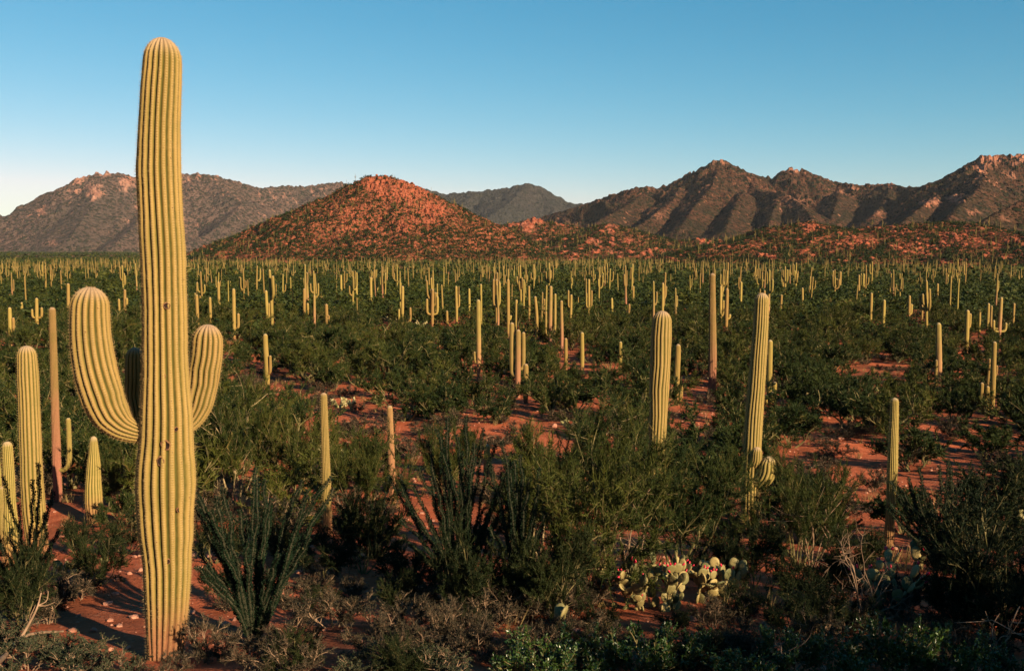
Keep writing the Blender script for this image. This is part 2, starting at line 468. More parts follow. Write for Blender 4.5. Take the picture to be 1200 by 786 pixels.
# ------------------------------------------------------------------ the ground
def build_ground():
    th = np.concatenate([np.arange(-180, -42, 3.0), np.arange(-42, 42, 0.33), np.arange(42, 180, 3.0)])
    th = np.radians(th)
    r = np.concatenate([[0.0], np.geomspace(0.6, 11000, 335)])
    TH, RR = np.meshgrid(th, r, indexing='ij')
    X = RR * np.sin(TH); Y = RR * np.cos(TH)
    Z = gz(X, np.maximum(Y, -80))
    V = np.stack([X, Y, Z], -1).reshape(-1, 3)
    a, b = len(th), len(r)
    i = np.arange(a)[:, None]; j = np.arange(b - 1)[None, :]
    i2 = (i + 1) % a
    Q = np.stack([i * b + j, i2 * b + j, i2 * b + j + 1, i * b + j + 1], -1).reshape(-1, 4)
    Q = Q[:, ::-1]
    ob('ground', mesh_np('ground', V, [Q], M['soil'], smooth_=True), label='red desert soil of slope and saguaro plain', cat='ground', kind='structure')
build_ground()

# ------------------------------------------------------------------ hills and mountains
HILLS = {}
def build_hill(name, crests, k, p, rr, pxr, n, m, label, amp, wl, shear=0.0, rocks=(), rough=1.0, rock_lim=0.0, detail=1.0):
    """crests: polylines of (px, py, distance): the skyline and the spurs that run down from it"""
    C = []
    for c in crests:
        c = np.array(c, float)
        W = np.array([ray(a, b) * (d / math.hypot(*ray(a, b)[:2])) for a, b, d in c])
        seg = np.linalg.norm(np.diff(W, axis=0), axis=1).sum()
        nn = int(min(160, max(12, seg / (rr[1] - rr[0]) * 160)))
        cum = np.concatenate([[0], np.cumsum(np.linalg.norm(np.diff(W, axis=0), axis=1))])
        s = np.linspace(0, cum[-1], nn)
        C.append(np.stack([np.interp(s, cum, W[:, q]) for q in range(3)], -1))
    C = np.concatenate(C)
    th0, th1 = math.atan((pxr[0] - 600) / F), math.atan((pxr[1] - 600) / F)
    th = np.linspace(th0, th1, n[0]); r = np.linspace(rr[0], rr[1], n[1])
    TH, RR = np.meshgrid(th, r, indexing='ij')
    X = RR * np.sin(TH); Y = RR * np.cos(TH)
    base = gz(X, Y)
    def height(X, Y, base):
        wx = X + wl * 0.45 * fbm(X / wl / 1.3 + 2, Y / wl / 1.3, 3)
        wy = Y + wl * 0.45 * fbm(X / wl / 1.3 + 31, Y / wl / 1.3 + 9, 3)
        H = np.full(X.shape, -1e3); ZC = np.ones(X.shape); DM = np.full(X.shape, 1e9)
        for c in C:
            zc = c[2] - np.interp(c[1], _yy, _zz)
            if zc < 1: continue
            d = np.hypot(wx - c[0], wy - c[1])
            d0 = np.hypot(X - c[0], Y - c[1])
            d = d0 + (d - d0) * 0.6 * smooth(0, wl * 0.8, d0)
            DM = np.minimum(DM, d0)
            h = zc * np.clip(1 - d / (k * zc), -0.2, 1)
            h = np.where(h > 0, zc * np.power(np.maximum(h, 0) / zc, p), h)
            up = h > H
            H = np.where(up, h, H); ZC = np.where(up, zc, ZC)
        env = np.clip(H / ZC, 0, 1); env = env * (1 - env) * 4 * smooth(0, wl * 0.6, DM)
        sx = (X + shear * Y) / wl; sy = Y / (wl * 2.2)
        H = H + amp * ZC * env * (ridged(sx, sy, 4) - 0.62)
        H = H + rough * detail * 0.045 * ZC * fbm(X / wl * 9, Y / wl * 9, 4) * np.clip(H / ZC * 4, 0, 1)
        return H
    H = height(X, Y, base)
    Z = base + np.where(H > 0, H, np.maximum(H * 0.5, -4) - 0.3)
    V = np.stack([X, Y, Z], -1)
    qx, qy = proj(V)
    rock = np.zeros(X.shape)
    for (a, b, ra, rb, st) in rocks:
        e = 1.1 - np.hypot((qx - a) / ra, (qy - b) / rb) + 1.3 * fbm(X / wl * 9 + a, Z / wl * 14, 5)
        rock = np.maximum(rock, smooth(0.25, 0.7, e) * st)
    if rock_lim:
        e = fbm(X / wl * 11, Y / wl * 11, 5) + 0.5 * fbm(X / wl * 2, Y / wl * 2, 2) + 0.35 * np.clip(H / max(1, H.max()), 0, 1)
        rock = np.maximum(rock, smooth(rock_lim, rock_lim + 0.2, e) * 0.9)
    crag = (ridged(X / wl * 8, Z / wl * 10 + Y / wl * 6, 4) - 0.55)
    V[..., 2] += rock * crag * rr[0] * 0.008 * rough * np.clip(H / 10, 0, 1)
    a, b = n
    i = np.arange(a - 1)[:, None]; j = np.arange(b - 1)[None, :]
    Q = np.stack([i * b + j, (i + 1) * b + j, (i + 1) * b + j + 1, i * b + j + 1], -1).reshape(-1, 4)[:, ::-1]
    hv = H.reshape(-1)
    keep = (hv[Q] > -1.5).any(1)
    Q = Q[keep]
    used = np.unique(Q); remap = np.full(a * b, -1); remap[used] = np.arange(len(used))
    o = ob(name, mesh_np(name, V.reshape(-1, 3)[used], [remap[Q]], m, attrs={'rock': rock.reshape(-1)[used]}, smooth_=False), label=label, cat='hill' if 'hill' in name else 'mountain', kind='structure')
    HILLS[label] = (o, th, r, V[..., 2], H, rock)
    return HILLS[label]

left_m = build_hill('mountain', [
    [(-150, 310, 4700), (-90, 292, 4600), (-40, 277, 4500), (0, 264, 4450), (40, 245, 4400), (72, 224, 4350), (92, 209, 4300), (122, 200, 4300), (148, 204, 4300), (180, 205, 4350), (214, 202, 4400), (243, 203, 4400), (263, 208, 4450), (303, 219, 4500), (333, 217, 4600), (360, 218, 4700), (387, 213, 4800), (403, 213, 4800), (430, 222, 4900), (470, 236, 5000), (520, 250, 5100), (600, 285, 5200)],
    [(120, 208, 4230), (114, 228, 4050), (100, 252, 3850), (86, 274, 3650)],
    [(48, 262, 4250), (25, 275, 4080), (5, 285, 3900)],
    [(198, 214, 4300), (186, 236, 4050), (160, 262, 3750), (140, 280, 3550)],
    [(248, 212, 4320), (285, 238, 4050), (250, 270, 3700), (215, 285, 3500)],
    [(387, 213, 4800), (350, 240, 4400), (300, 268, 4000), (270, 285, 3700)]],
    1.9, 1.12, (2900, 6200), (-160, 640), (560, 220), M['lmount'], 'grey-mauve mountain with pink crags at its summit', 0.45, 300, 0.5,
    [(90, 212, 20, 7, 1), (122, 204, 14, 5, 0.9), (113, 225, 13, 12, 1), (148, 215, 12, 12, 0.9), (160, 207, 14, 4, 0.8), (48, 248, 10, 6, 0.8), (215, 203, 8, 3, 0.6), (60, 285, 14, 6, .4)], 1.0, 0.50)
back_m = build_hill('mountain', [
    [(420, 230, 5600), (483, 216, 5600), (500, 221, 5600), (523, 227, 5600), (553, 224, 5500), (570, 222.5, 5500), (594, 220, 5450), (618, 214, 5400), (630, 218, 5400), (652, 232, 5400), (670, 238, 5400), (700, 240, 5500), (760, 250, 5600), (820, 262, 5700)],
    [(618, 214, 5400), (600, 235, 5050), (570, 255, 4750), (540, 268, 4500)],
    [(630, 218, 5400), (650, 245, 5050), (640, 262, 4700)],
    [(560, 224, 5500), (530, 245, 5200), (510, 262, 4900)]],
    2.2, 1.15, (4000, 6500), (400, 860), (340, 130), M['bmount'], 'dark green far mountain between the red hill and the right range', 0.45, 320, 0.4)
right_m = build_hill('mountain', [
    [(600, 268, 2600), (640, 252, 2550), (670, 243, 2500), (691, 236, 2500), (719, 227, 2450), (746, 218, 2400), (758, 218, 2400), (771, 220, 2400), (801, 209, 2400), (820, 198, 2400), (841, 186, 2400), (853, 189, 2400), (874, 201, 2420), (891, 206, 2450), (906, 208, 2450), (920, 199, 2450), (926, 196.5, 2450), (939, 197.5, 2450), (961, 206, 2450), (982, 213, 2450), (1003, 215, 2400), (1025, 215, 2400), (1043, 214, 2350), (1058, 218, 2300), (1077, 218, 2250), (1095, 212, 2200), (1113, 207, 2150), (1132, 198, 2100), (1140, 188, 2100), (1153, 181.5, 2100), (1177, 181, 2100), (1200, 181, 2100), (1250, 190, 2150), (1330, 215, 2200), (1450, 250, 2300)],
    [(754, 226, 2330), (735, 240, 2200), (705, 256, 2000), (690, 268, 1850)],
    [(799, 217, 2330), (788, 235, 2150), (765, 252, 1950), (745, 266, 1800)],
    [(842, 197, 2330), (835, 218, 2150), (815, 240, 1950), (800, 262, 1750)],
    [(878, 211, 2330), (890, 224, 2200), (915, 224, 2050), (938, 238, 1900), (952, 254, 1700)],
    [(871, 223, 2150), (860, 245, 1900), (850, 268, 1650)],
    [(915, 226, 2050), (905, 250, 1850), (900, 270, 1650)],
    [(984, 222, 2350), (980, 237, 2200), (975, 255, 1950)],
    [(1043, 222, 2280), (1035, 239, 2100), (1020, 255, 1850)],
    [(1110, 216, 2060), (1095, 231, 1900), (1075, 245, 1650), (1060, 258, 1500)],
    [(1154, 195, 2000), (1150, 217, 1850), (1125, 240, 1600), (1110, 258, 1450)]],
    1.75, 1.05, (1250, 3000), (590, 1480), (620, 230), M['rmount'], 'rugged brown mountain range with a sharp dark peak and red crags', 0.42, 130, 0.35,
    [(1165, 187, 22, 9, 1), (1150, 196, 12, 9, 1), (1195, 186, 15, 8, .9), (930, 199, 14, 4, 1), (975, 210, 8, 3, .8), (1000, 220, 10, 5, .8), (1042, 216, 7, 4, .8), (1025, 216, 10, 3, .6), (1092, 238, 14, 7, .95), (1118, 232, 14, 8, .9), (1140, 250, 9, 5, .7), (1185, 205, 14, 5, .6), (1030, 250, 12, 4, .6), (925, 236, 30, 10, .35), (770, 250, 25, 9, .3), (985, 224, 8, 4, .6)], 1.0, 0.52)
right_spur = build_hill('mountain', [
    [(1100, 300, 950), (1130, 272, 1000), (1147, 262, 1050), (1165, 250, 1100), (1200, 233, 1150), (1260, 215, 1200), (1400, 220, 1300)]],
    1.9, 1.15, (700, 1600), (1080, 1420), (190, 110), M['rmount'], 'shaded brown spur behind the rocky foothill at the range end', 0.25, 120, 0.3, [(1180, 255, 10, 5, .5)], 1.0)
low_h = build_hill('foothill', [
    [(500, 288, 1050), (560, 268, 1050), (585, 264, 1050), (606, 260, 1050), (624, 256, 1050), (638, 259, 1050), (660, 264, 1080), (682, 270, 1100), (700, 266, 1000), (713, 262, 980), (726, 270, 980), (745, 279, 960), (780, 284, 960), (819, 280, 940), (850, 283, 900), (880, 281, 850), (915, 283, 800), (960, 280, 760)],
    [(624, 256, 1050), (610, 275, 960), (590, 290, 880)],
    [(713, 263, 980), (690, 280, 900), (665, 298, 800)],
    [(819, 281, 940), (800, 296, 850)]],
    4.2, 1.1, (600, 1350), (470, 1010), (360, 170), M['lowhill'], 'low rocky foothills dotted with cacti below the range', 0.30, 95, 0.3,
    [(620, 264, 28, 9, 1), (655, 263, 9, 5, .9), (713, 267, 9, 7, 1), (700, 285, 25, 6, .9), (735, 282, 16, 5, .8), (822, 285, 18, 5, 1), (672, 300, 18, 5, .8), (770, 295, 20, 5, .6), (600, 285, 14, 5, .5), (720, 296, 25, 4, .7), (880, 296, 25, 5, .7)], 1.0)
red_h = build_hill('red_hill', [
    [(190, 305, 860), (217, 297, 860), (250, 284, 860), (280, 274, 860), (310, 264, 855), (340, 253, 850), (367, 243, 850), (393, 228, 850), (417, 213, 850), (433, 206, 850), (447, 205.5, 850), (467, 210, 850), (483, 216, 850), (495, 222, 850), (507, 231, 850), (520, 248, 850), (533, 257, 850), (567, 265, 860), (577, 272, 860), (600, 278, 870), (630, 288, 880), (660, 298, 890)],
    [(440, 206, 850), (425, 235, 810), (400, 265, 770)],
    [(470, 211, 850), (490, 240, 810), (500, 270, 770)],
    [(507, 232, 850), (530, 268, 800), (545, 288, 760)]],
    2.25, 1.12, (600, 1150), (170, 690), (520, 260), M['redhill'], 'conical red rocky hill speckled with dark shrubs', 0.16, 45, 0.1,
    [(470, 225, 45, 22, .75), (505, 245, 22, 14, .9), (440, 215, 25, 12, .8), (480, 262, 50, 16, .5), (420, 250, 30, 14, .4)], 1.1)
near_h = build_hill('rocky_hill', [
    [(860, 310, 640), (900, 293, 660), (925, 272, 680), (942, 260, 690), (952, 261, 690), (962, 266, 690), (982, 271, 690), (1019, 267, 700), (1049, 264.5, 700), (1068, 263, 700), (1113, 261.5, 700), (1141, 262, 690), (1153, 270, 670), (1180, 273, 650), (1200, 276, 640), (1260, 270, 640), (1350, 285, 640)],
    [(942, 262, 690), (925, 290, 620), (905, 303, 570)],
    [(1068, 263, 700), (1040, 290, 620), (1020, 305, 560)],
    [(1113, 262, 700), (1130, 285, 630), (1120, 303, 560)],
    [(1000, 270, 690), (985, 295, 610), (975, 306, 560)]],
    4.6, 1.05, (470, 900), (780, 1380), (450, 200), M['redhill'], 'low red rocky hill strewn with boulders and shrubs', 0.25, 40, 0.1,
    [(952, 268, 12, 7, 1), (945, 300, 14, 7, .7), (900, 300, 20, 6, .7), (1000, 285, 35, 9, .6), (1070, 290, 35, 10, .6), (1120, 280, 30, 12, .55), (1190, 282, 14, 6, .8), (1050, 270, 30, 5, .6)], 0.8)

# ------------------------------------------------------------------ saguaros
def sweep(P, rad, nr, vpr, depth, g, z0=0.0, wob=0.02):
    """ribbed column along P (dense path) with radius rad; returns V, faces, attrs, rib lines"""
    m = len(P); na = nr * vpr
    T, Nn, B = frames(P)
    s = np.concatenate([[0], np.cumsum(np.linalg.norm(np.diff(P, axis=0), axis=1))])
    a = np.arange(na) * 2 * np.pi / na
    ph = np.interp(s, np.linspace(0, s[-1] + 1e-6, 9), g.normal(0, 0.16, 9)) * 2 * np.pi / nr * 0.5
    c = np.abs(np.cos(nr * a / 2))
    ribw = 1 + 0.10 * np.sin(a * 3 + g.uniform(0, 6)) * 0.4
    prof = 1 - depth * (1 - c ** 0.6) * ribw
    a = a + 0.35 / nr * np.sin(3 * a + g.uniform(0, 6)) + 0.25 / nr * np.sin(5 * a + g.uniform(0, 6))
    A = a[None, :] + ph[:, None] + 0.5 / nr * perlin(s[:, None] * 1.3 + 3, a[None, :] * 1.6 + g.uniform(0, 50))
    rn = 1 + wob * perlin(s[:, None] * 3.1 + g.uniform(0, 99), np.cos(A) * 1.2 + 5) + wob * 0.5 * perlin(s[:, None] * 11 + 7, np.sin(A) * 3)
    rr = rad[:, None] * prof[None, :] * rn
    V = P[:, None, :] + rr[..., None] * (np.cos(A)[..., None] * Nn[:, None, :] + np.sin(A)[..., None] * B[:, None, :])
    rib = np.broadcast_to((c ** 1.0)[None, :], (m, na))
    arc = np.broadcast_to(s[:, None], (m, na))
    tip = np.broadcast_to(smooth(s[-1] - rad.max() * 0.75, s[-1], s)[:, None], (m, na))
    V2 = np.concatenate([V.reshape(-1, 3), P[-1:]])
    i = np.arange(m - 1)[:, None] * na; j = np.arange(na)[None, :]; k = (j + 1) % na
    Q = np.stack([i + j, i + k, i + na + k, i + na + j], -1).reshape(-1, 4)
    b = (m - 1) * na
    Tt = np.stack([b + np.arange(na), b + (np.arange(na) + 1) % na, np.full(na, m * na)], -1)
    attrs = {'rib': np.append(rib.reshape(-1), 1), 'arc': np.append(arc.reshape(-1), s[-1]), 'tip': np.append(tip.reshape(-1), 1), 'hgt': np.maximum(V2[:, 2] - z0, 0)}
    crest = V[:, ::vpr, :]
    cn = np.cos(A[:, ::vpr])[..., None] * Nn[:, None, :] + np.sin(A[:, ::vpr])[..., None] * B[:, None, :]
    return V2, [Q, Tt], attrs, crest, cn, T, s
def domed(P, rad, n):
    """resample a path so that its end closes in a dome"""
    s = np.concatenate([[0], np.cumsum(np.linalg.norm(np.diff(P, axis=0), axis=1))])
    L = s[-1]; Rt = float(np.interp(L - rad[-1] * 1.0, s, rad)); Hd = min(Rt * 1.15, L * 0.5)
    q = np.concatenate([np.linspace(0, L - Hd, n), L - Hd + Hd * np.sin(np.linspace(0, np.pi / 2, 9)[1:])])
    q[-1] = L - 1e-4
    PP = np.stack([np.interp(q, s, P[:, i]) for i in range(3)], -1)
    rr = np.interp(q, s, rad)
    u = np.clip((q - (L - Hd)) / Hd, 0, 1)
    rr = rr * np.sqrt(np.maximum(1 - u ** 2, 0.004))
    return PP, rr
def column_mesh(name, P, rad, n, nr, vpr, depth, m, g, z0=0.0, wob=0.02):
    P = np.asarray(P, float); rad = np.asarray(rad, float)
    PP, rr = domed(P, rad, n)
    V, Fs, at, crest, cn, T, s = sweep(PP, rr, nr, vpr, depth, g, z0, wob)
    return mesh_np(name, V, Fs, m, attrs=at, smooth_=True), (crest, cn, T, s)
def spines_mesh(name, info, step, per, L, W, g, tipx=2.0):
    crest, cn, T, s = info
    q = np.arange(step, s[-1], step)
    Ps, Ds = [], []
    for r in range(crest.shape[1]):
        c = np.stack([np.interp(q, s, crest[:, r, i]) for i in range(3)], -1)
        nn = unit(np.stack([np.interp(q, s, cn[:, r, i]) for i in range(3)], -1))
        tt = unit(np.stack([np.interp(q, s, T[:, i]) for i in range(3)], -1))
        d = nn[None] + g.normal(0, 0.62, (per, len(q), 3)) + tt[None] * g.uniform(-0.5, 0.7, (per, len(q), 1))
        Ps.append(np.broadcast_to(c[None], (per, len(q), 3)).reshape(-1, 3)); Ds.append(unit(d).reshape(-1, 3))
    P = np.concatenate(Ps); D = np.concatenate(Ds)
    V, Tr = slivers(P, D, g.uniform(0.6, 1.2, len(P)) * L, W, g)
    return mesh_np(name, V, [Tr], M['spine'], attrs={'var': np.full(len(V), 0.5)})
GUP = 'saguaros on the shrub plain'

# the great saguaro in front ------------------------------------------------
def hero():
    g = np.random.default_rng(11)
    bx, by, bz = ground_hit(193, 770)
    Y = by
    base = np.array([bx, by, bz])
    root = ob('saguaro_cactus', None, loc=base, label='towering ribbed saguaro with two upturned arms standing on bare red soil', cat='cactus', group='saguaros in the foreground')
    sil = np.array([(800, 174, 211), (775, 174.5, 212), (745, 173, 215.5), (720, 172, 219), (690, 170.6, 221), (660, 169.5, 222.5), (642, 167, 223), (630, 164.8, 224.5), (600, 163, 225), (570, 161, 227), (545, 162, 226.3), (520, 165, 225), (480, 167, 223), (463, 167.5, 221.5), (425, 168.7, 218.3), (387, 168.7, 217.8), (330, 167.8, 216.5), (300, 166, 216), (275, 164.5, 214.5), (237, 163, 211.7), (200, 161, 210.7), (180, 162, 210), (144, 164, 209.6), (107, 166, 211), (87, 168, 211.7), (68, 169.4, 211.5), (44, 171.0, 209.0)])
    P = []; rad = []
    for y, a, b in sil:
        pa, pb = at_depth(a, y, Y), at_depth(b, y, Y)
        P.append((pa + pb) / 2 - base); rad.append((pb - pa)[0] / 2 * 1.03)
    P = np.array(P); rad = np.array(rad)
    t = np.linspace(0, len(P) - 1, 200); ii = np.arange(len(P))
    Pd = np.stack([np.interp(t, ii, P[:, q]) for q in range(3)], -1); rd = np.interp(t, ii, rad)
    kk = np.ones(7) / 7
    for q in range(3): Pd[3:-3, q] = np.convolve(Pd[:, q], kk, 'valid')
    rd[3:-3] = np.convolve(rd, kk, 'valid')
    me, info = column_mesh('trunk', Pd, rd, 170, 19, 8, 0.22, M['sag'], g)
    tr = ob('trunk', me, root)
    ob('spine_cover', spines_mesh('spine_cover', info, 0.026, 5, 0.030, 0.0016, g), tr, kind='stuff')
    def arm(pts, r0, nr, dep, seed):
        g = np.random.default_rng(seed)
        W = np.array([at_depth(a, b, Y + c) - base for a, b, c in pts])
        Pd = catmull(W, 90)
        rd = np.interp(np.linspace(0, 1, 90), np.linspace(0, 1, len(r0)), r0) * Y / F
        me, info = column_mesh('arm', Pd, rd, 70, nr, 8, dep, M['sag'], g, z0=-5)
        a = ob('arm', me, root)
        ob('spine_cover', spines_mesh('spine_cover', info, 0.028, 5, 0.028, 0.0016, g), a, kind='stuff')
    arm([(178, 505, 0.05), (162, 507, -0.02), (141, 498, -0.06), (124, 475, -0.08), (113, 440, -0.08), (107, 405, -0.06), (105, 372, -0.05), (106, 336, -0.04)], [9, 14, 21.5, 24.5, 24.5, 24, 23, 22, 22], 17, 0.21, 21)
    arm([(205, 502, 0.10), (219, 497, 0.22), (230, 480, 0.28), (236, 455, 0.30), (241, 425, 0.30), (243, 400, 0.30), (244, 380, 0.30)], [8, 13, 18, 19, 19, 18.5, 18], 15, 0.21, 22)
    arm([(190, 520, 0.08), (176, 518, 0.22), (165, 500, 0.33), (159, 470, 0.38), (158, 440, 0.38), (158, 407, 0.38)], [9, 10, 11, 11.5, 11.5, 11], 14, 0.14, 23)
    # woodpecker holes and scars: raised callus ring round a disc painted with hole shade
    for px, py, r in [(204, 516, 3.4), (199, 534, 3.0), (203, 357, 2.4), (200, 438, 1.8), (214, 499, 1.6), (217, 592, 1.6), (206, 650, 1.6)]:
        y = py; a = np.interp(-y, -sil[:, 0], sil[:, 1]); b = np.interp(-y, -sil[:, 0], sil[:, 2])
        cx = (a + b) / 2; hw = (b - a) / 2
        u = (px - cx) / hw; nx, ny = u, -math.sqrt(max(0.05, 1 - u * u))
        Rm = hw * Y / F; c = at_depth(cx, py, Y) - base + np.array([nx, ny, 0]) * Rm * 0.985
        rm = 1.3 * r * Y / F
        n = np.array([nx, ny, 0]); t1 = np.array([-ny, nx, 0]); t2 = np.array([0, 0, 1.])
        mb = MB(); aa = np.arange(14) * 2 * np.pi / 14
        rings = []
        for q, (rr, hh) in enumerate([(1.35, -0.6), (1.2, 0.28), (0.95, 0.34), (0.8, 0.14), (0.4, 0.06)]):
            jit = 1 + 0.12 * np.sin(aa * 2 + px) + 0.08 * np.sin(aa * 5)
            rings.append(c + rm * rr * (jit * np.cos(aa))[:, None] * t1 + rm * rr * 1.15 * (jit * np.sin(aa))[:, None] * t2 + n * rm * hh)
        V = np.concatenate(rings + [[c + n * rm * 0.04]])
        j = np.arange(14); k = (j + 1) % 14
        for q in range(4):
            mb.add(np.zeros((0, 3)), quads=None)
        Q = np.concatenate([np.stack([q * 14 + j, q * 14 + k, q * 14 + 14 + k, q * 14 + 14 + j], -1) for q in range(4)])
        Tt = np.stack([56 + j, 56 + k, np.full(14, 70)], -1)
        mi = np.concatenate([np.ones(14), np.concatenate([[0] * 14, [0] * 14, [1] * 14, [1] * 14])])
        me = mesh_np('woodpecker_hole', V, [Tt, Q], [M['scar'], M['hole']], mi, {'var': np.full(len(V), .5)}, True)
        ob('woodpecker_hole', me, tr)
hero()

def arm_path(H, az, za, out, top, sag=0.02):
    c, s_ = math.cos(R(az)), math.sin(R(az))
    pts = [(0, za), (out * 0.5, za - sag * H * 0.3), (out * 0.88, za + 0.02 * H), (out * 1.0, za + 0.07 * H), (out * 1.03, (za + top) / 2 + 0.03 * H), (out * 1.02, top)]
    pts = [p for i, p in enumerate(pts) if i < 3 or p[1] > pts[i - 1][1] + 0.005]
    return np.array([(x * c, x * s_, z) for x, z in pts])
def saguaro(loc, H, r, arms=(), lean=(0, 0), seed=0, lod=1, m='sagmid', label='', group=None, prof=None, bend=0.0, red=False, name='saguaro_cactus'):
    """arms: (azimuth, attach fraction, reach m, top fraction, radius factor)"""
    g = np.random.default_rng(seed + 100)
    root = ob(name, None, loc=loc, label=label, cat='cactus', group=group)
    n, nr, vpr = [(14, 11, 3), (40, 13, 4), (90, 16, 6)][lod]
    t = np.linspace(0, 1, 24)
    bx = bend * np.sin(t * math.pi) + 0.03 * r * 0 + g.normal(0, 0.12) * r * np.sin(t * 5)
    P = np.stack([lean[0] * t + bx, lean[1] * t + g.normal(0, 0.1) * r * np.sin(t * 4), -0.15 + (H + 0.15) * t], -1)
    if prof is None: prof = [0.80, 0.88, 0.96, 1.0, 1.0, 0.98, 0.95, 0.90]
    rd = r * np.interp(t, np.linspace(0, 1, len(prof)), prof) * (1 + 0.035 * perlin(t * 5 + seed * 3.3, np.zeros(24)))
    me, info = column_mesh('trunk', P, rd, n, nr, vpr, 0.15, M[m], g)
    tr = ob('trunk', me, root)
    if lod == 2:
        ob('spine_cover', spines_mesh('spine_cover', info, 0.045, 4, 0.034, 0.0022, g), tr, kind='stuff')
    for az, fa, out, ft, rf in arms:
        W = arm_path(H, az, fa * H, out, ft * H)
        off = np.array([np.interp(fa, t, P[:, 0]), np.interp(fa, t, P[:, 1]), 0])
        Pd = catmull(W + off, 40)
        pr = np.interp(np.linspace(0, 1, 40), [0, 0.12, 0.4, 1], [0.7, 0.85, 1.0, 0.92]) * r * rf
        me, info = column_mesh('arm', Pd, pr, max(10, n // 2), max(8, nr - 3), vpr, 0.15, M[m], g, z0=-5)
        a = ob('arm', me, root)
        if lod == 2: ob('spine_cover', spines_mesh('spine_cover', info, 0.045, 4, 0.030, 0.0022, g), a, kind='stuff')
    return root

def sag_label(na, H, red):
    a = {0: 'armless', 1: 'one-armed', 2: 'two-armed'}.get(na, 'many-armed candelabra')
    h_ = 'tall' if H > 4.3 else 'mid-height'
    c = 'reddish-footed' if red else 'yellow-green'
    return '%s %s %s saguaro among shrubs of the plain' % (h_, c, a), '%s %s %s plain saguaros' % (h_, c, a)
SAG_XY = [(-3.4, 9.6, 0.6)]
FEET = []
def place(px, pyb, pyt, wpx, arms=(), label=None, m='sagmid', lod=None, seed=None, lean_px=0.0, prof=None, group=None, bend_px=0.0):
    x, y, z = ground_hit(px, pyb)
    k = y / F
    top = at_depth(px + lean_px, pyt, y)
    H = top[2] - z
    r = wpx * k / 2
    A = []
    for (az, ya, out_px, yt, rf) in arms:
        za = (at_depth(px, ya, y)[2] - z) / H; zt = (at_depth(px, yt, y)[2] - z) / H
        A.append((az, za, out_px * k, zt, rf))
    d = math.hypot(x, y)
    if lod is None: lod = 2 if d < 27 else 1 if d < 75 else 0
    SAG_XY.append((x, y, r + 0.3)); FEET.append((px, pyb, y, wpx + 2.4 * max([a[2] for a in arms] or [0])))
    na = len(A)
    if label is None:
        if H < 2.0: label, group = 'short young armless saguaro on the plain', 'short young saguaros'
        else: label, group = sag_label(na, H, m == 'sagred')
    return saguaro((x, y, z), H, r, A, (lean_px * k, 0), seed if seed is not None else int(px * 7 + pyb), lod, m, label, group, prof, bend_px * k)

FG = 'saguaros in the foreground'
TAPER = [1.0, 1.0, 1.0, 0.98, 0.94, 0.88, 0.80, 0.70]
SLIM = [1.0, 1.0, 0.95, 0.9, 0.86, 0.82, 0.78, 0.74]
place(46, 655, 405, 25, (), 'stout armless saguaro rising behind dark ocotillo canes', 'sag', 2, prof=[0.95, 1.0, 1.05, 1.02, 1.0, 0.97, 0.95, 0.85], lean_px=-7, group=FG)
place(17, 668, 517, 15, (), 'short saguaro with narrow waist beside the stout armless saguaro', 'sag', 2, prof=[1.0, 1.15, 1.2, 1.1, 0.85, 0.85, 0.85, 0.75], lean_px=-3, group=FG)
place(6, 662, 570, 8, (), 'small thin saguaro stem at the foot of the narrow-waisted saguaro', 'sag', 2, group=FG)
place(-3, 600, 508, 11, (), 'partly cut off saguaro column left of the short narrow-waisted saguaro', 'sag', 2, group=FG)
place(68, 587, 360, 10, [(-10, 549, 17, 489, 0.55), (170, 520, 0.5, 500, 0.4)], 'tall thin reddish saguaro with a low crooked arm', 'sagred', 2, prof=SLIM, lean_px=2, group=FG)
place(112, 612, 511, 19, (), 'squat saguaro with a pointed top between the crooked-armed and towering saguaros', 'sag', 2, prof=[0.85, 1.0, 1.05, 1.0, 0.92, 0.78, 0.55, 0.35], group=FG)
place(268, 565, 503, 11, (), 'short saguaro half hidden in yellow-green twigs behind the towering one', 'sag', 2, group=FG)
place(246, 585, 512, 8, (), 'thin pale saguaro stem half hidden in yellow-green twigs', 'sag', 2, group=FG)
place(384, 627, 460, 11, (), 'slender armless saguaro behind leafy ocotillo canes', 'sag', 2, prof=SLIM[::-1] if False else [1.0, 1.02, 1.0, 0.95, 0.9, 0.85, 0.8, 0.72], lean_px=-2, group=FG)
place(460, 589, 475, 9, (), 'small slim reddish saguaro beside open red soil', 'sagred', 2, prof=SLIM, lean_px=-2, group=FG)
place(571, 556, 520, 9, (), 'very short rounded saguaro seen through ocotillo canes', 'sag', 2, prof=[0.8, 1, 1.05, 1, 0.95, 0.9, 0.8, 0.6], group=FG)
place(767, 598, 364, 24, (), 'thick armless saguaro with a rounded white crown above palo verde', 'sag', 2, prof=[0.75, 0.78, 0.82, 0.88, 0.95, 1.0, 1.0, 0.92], lean_px=6, group=FG)
place(879, 627, 343, 22, [(-35, 560, 21, 532, 0.95), (-70, 541, 11, 533, 0.62)], 'tall saguaro with short knobby arms low on its side', 'sag', 2, prof=[0.95, 1.0, 1.0, 0.97, 0.93, 0.88, 0.82, 0.75], lean_px=6, group=FG)
place(1041, 642, 466, 12, (), 'slender armless saguaro behind the fruiting prickly pear and dead twigs', 'sag', 2, prof=[1.05, 1.0, 0.8, 0.95, 1.0, 0.95, 0.85, 0.75], lean_px=2, group=FG)
place(834, 464, 320, 9.5, (), 'very tall straight saguaro between the two thick foreground saguaros', 'sagred', 2, prof=[1.0, 1.0, 1.0, 0.95, 0.9, 0.85, 0.8, 0.7], lean_px=-1, group=FG)
place(793, 475, 403, 7, [(-20, 468, 5, 450, 0.7)], 'small saguaro with a stub arm beside the thick white-crowned saguaro', 'sagmid', 1, group=FG)
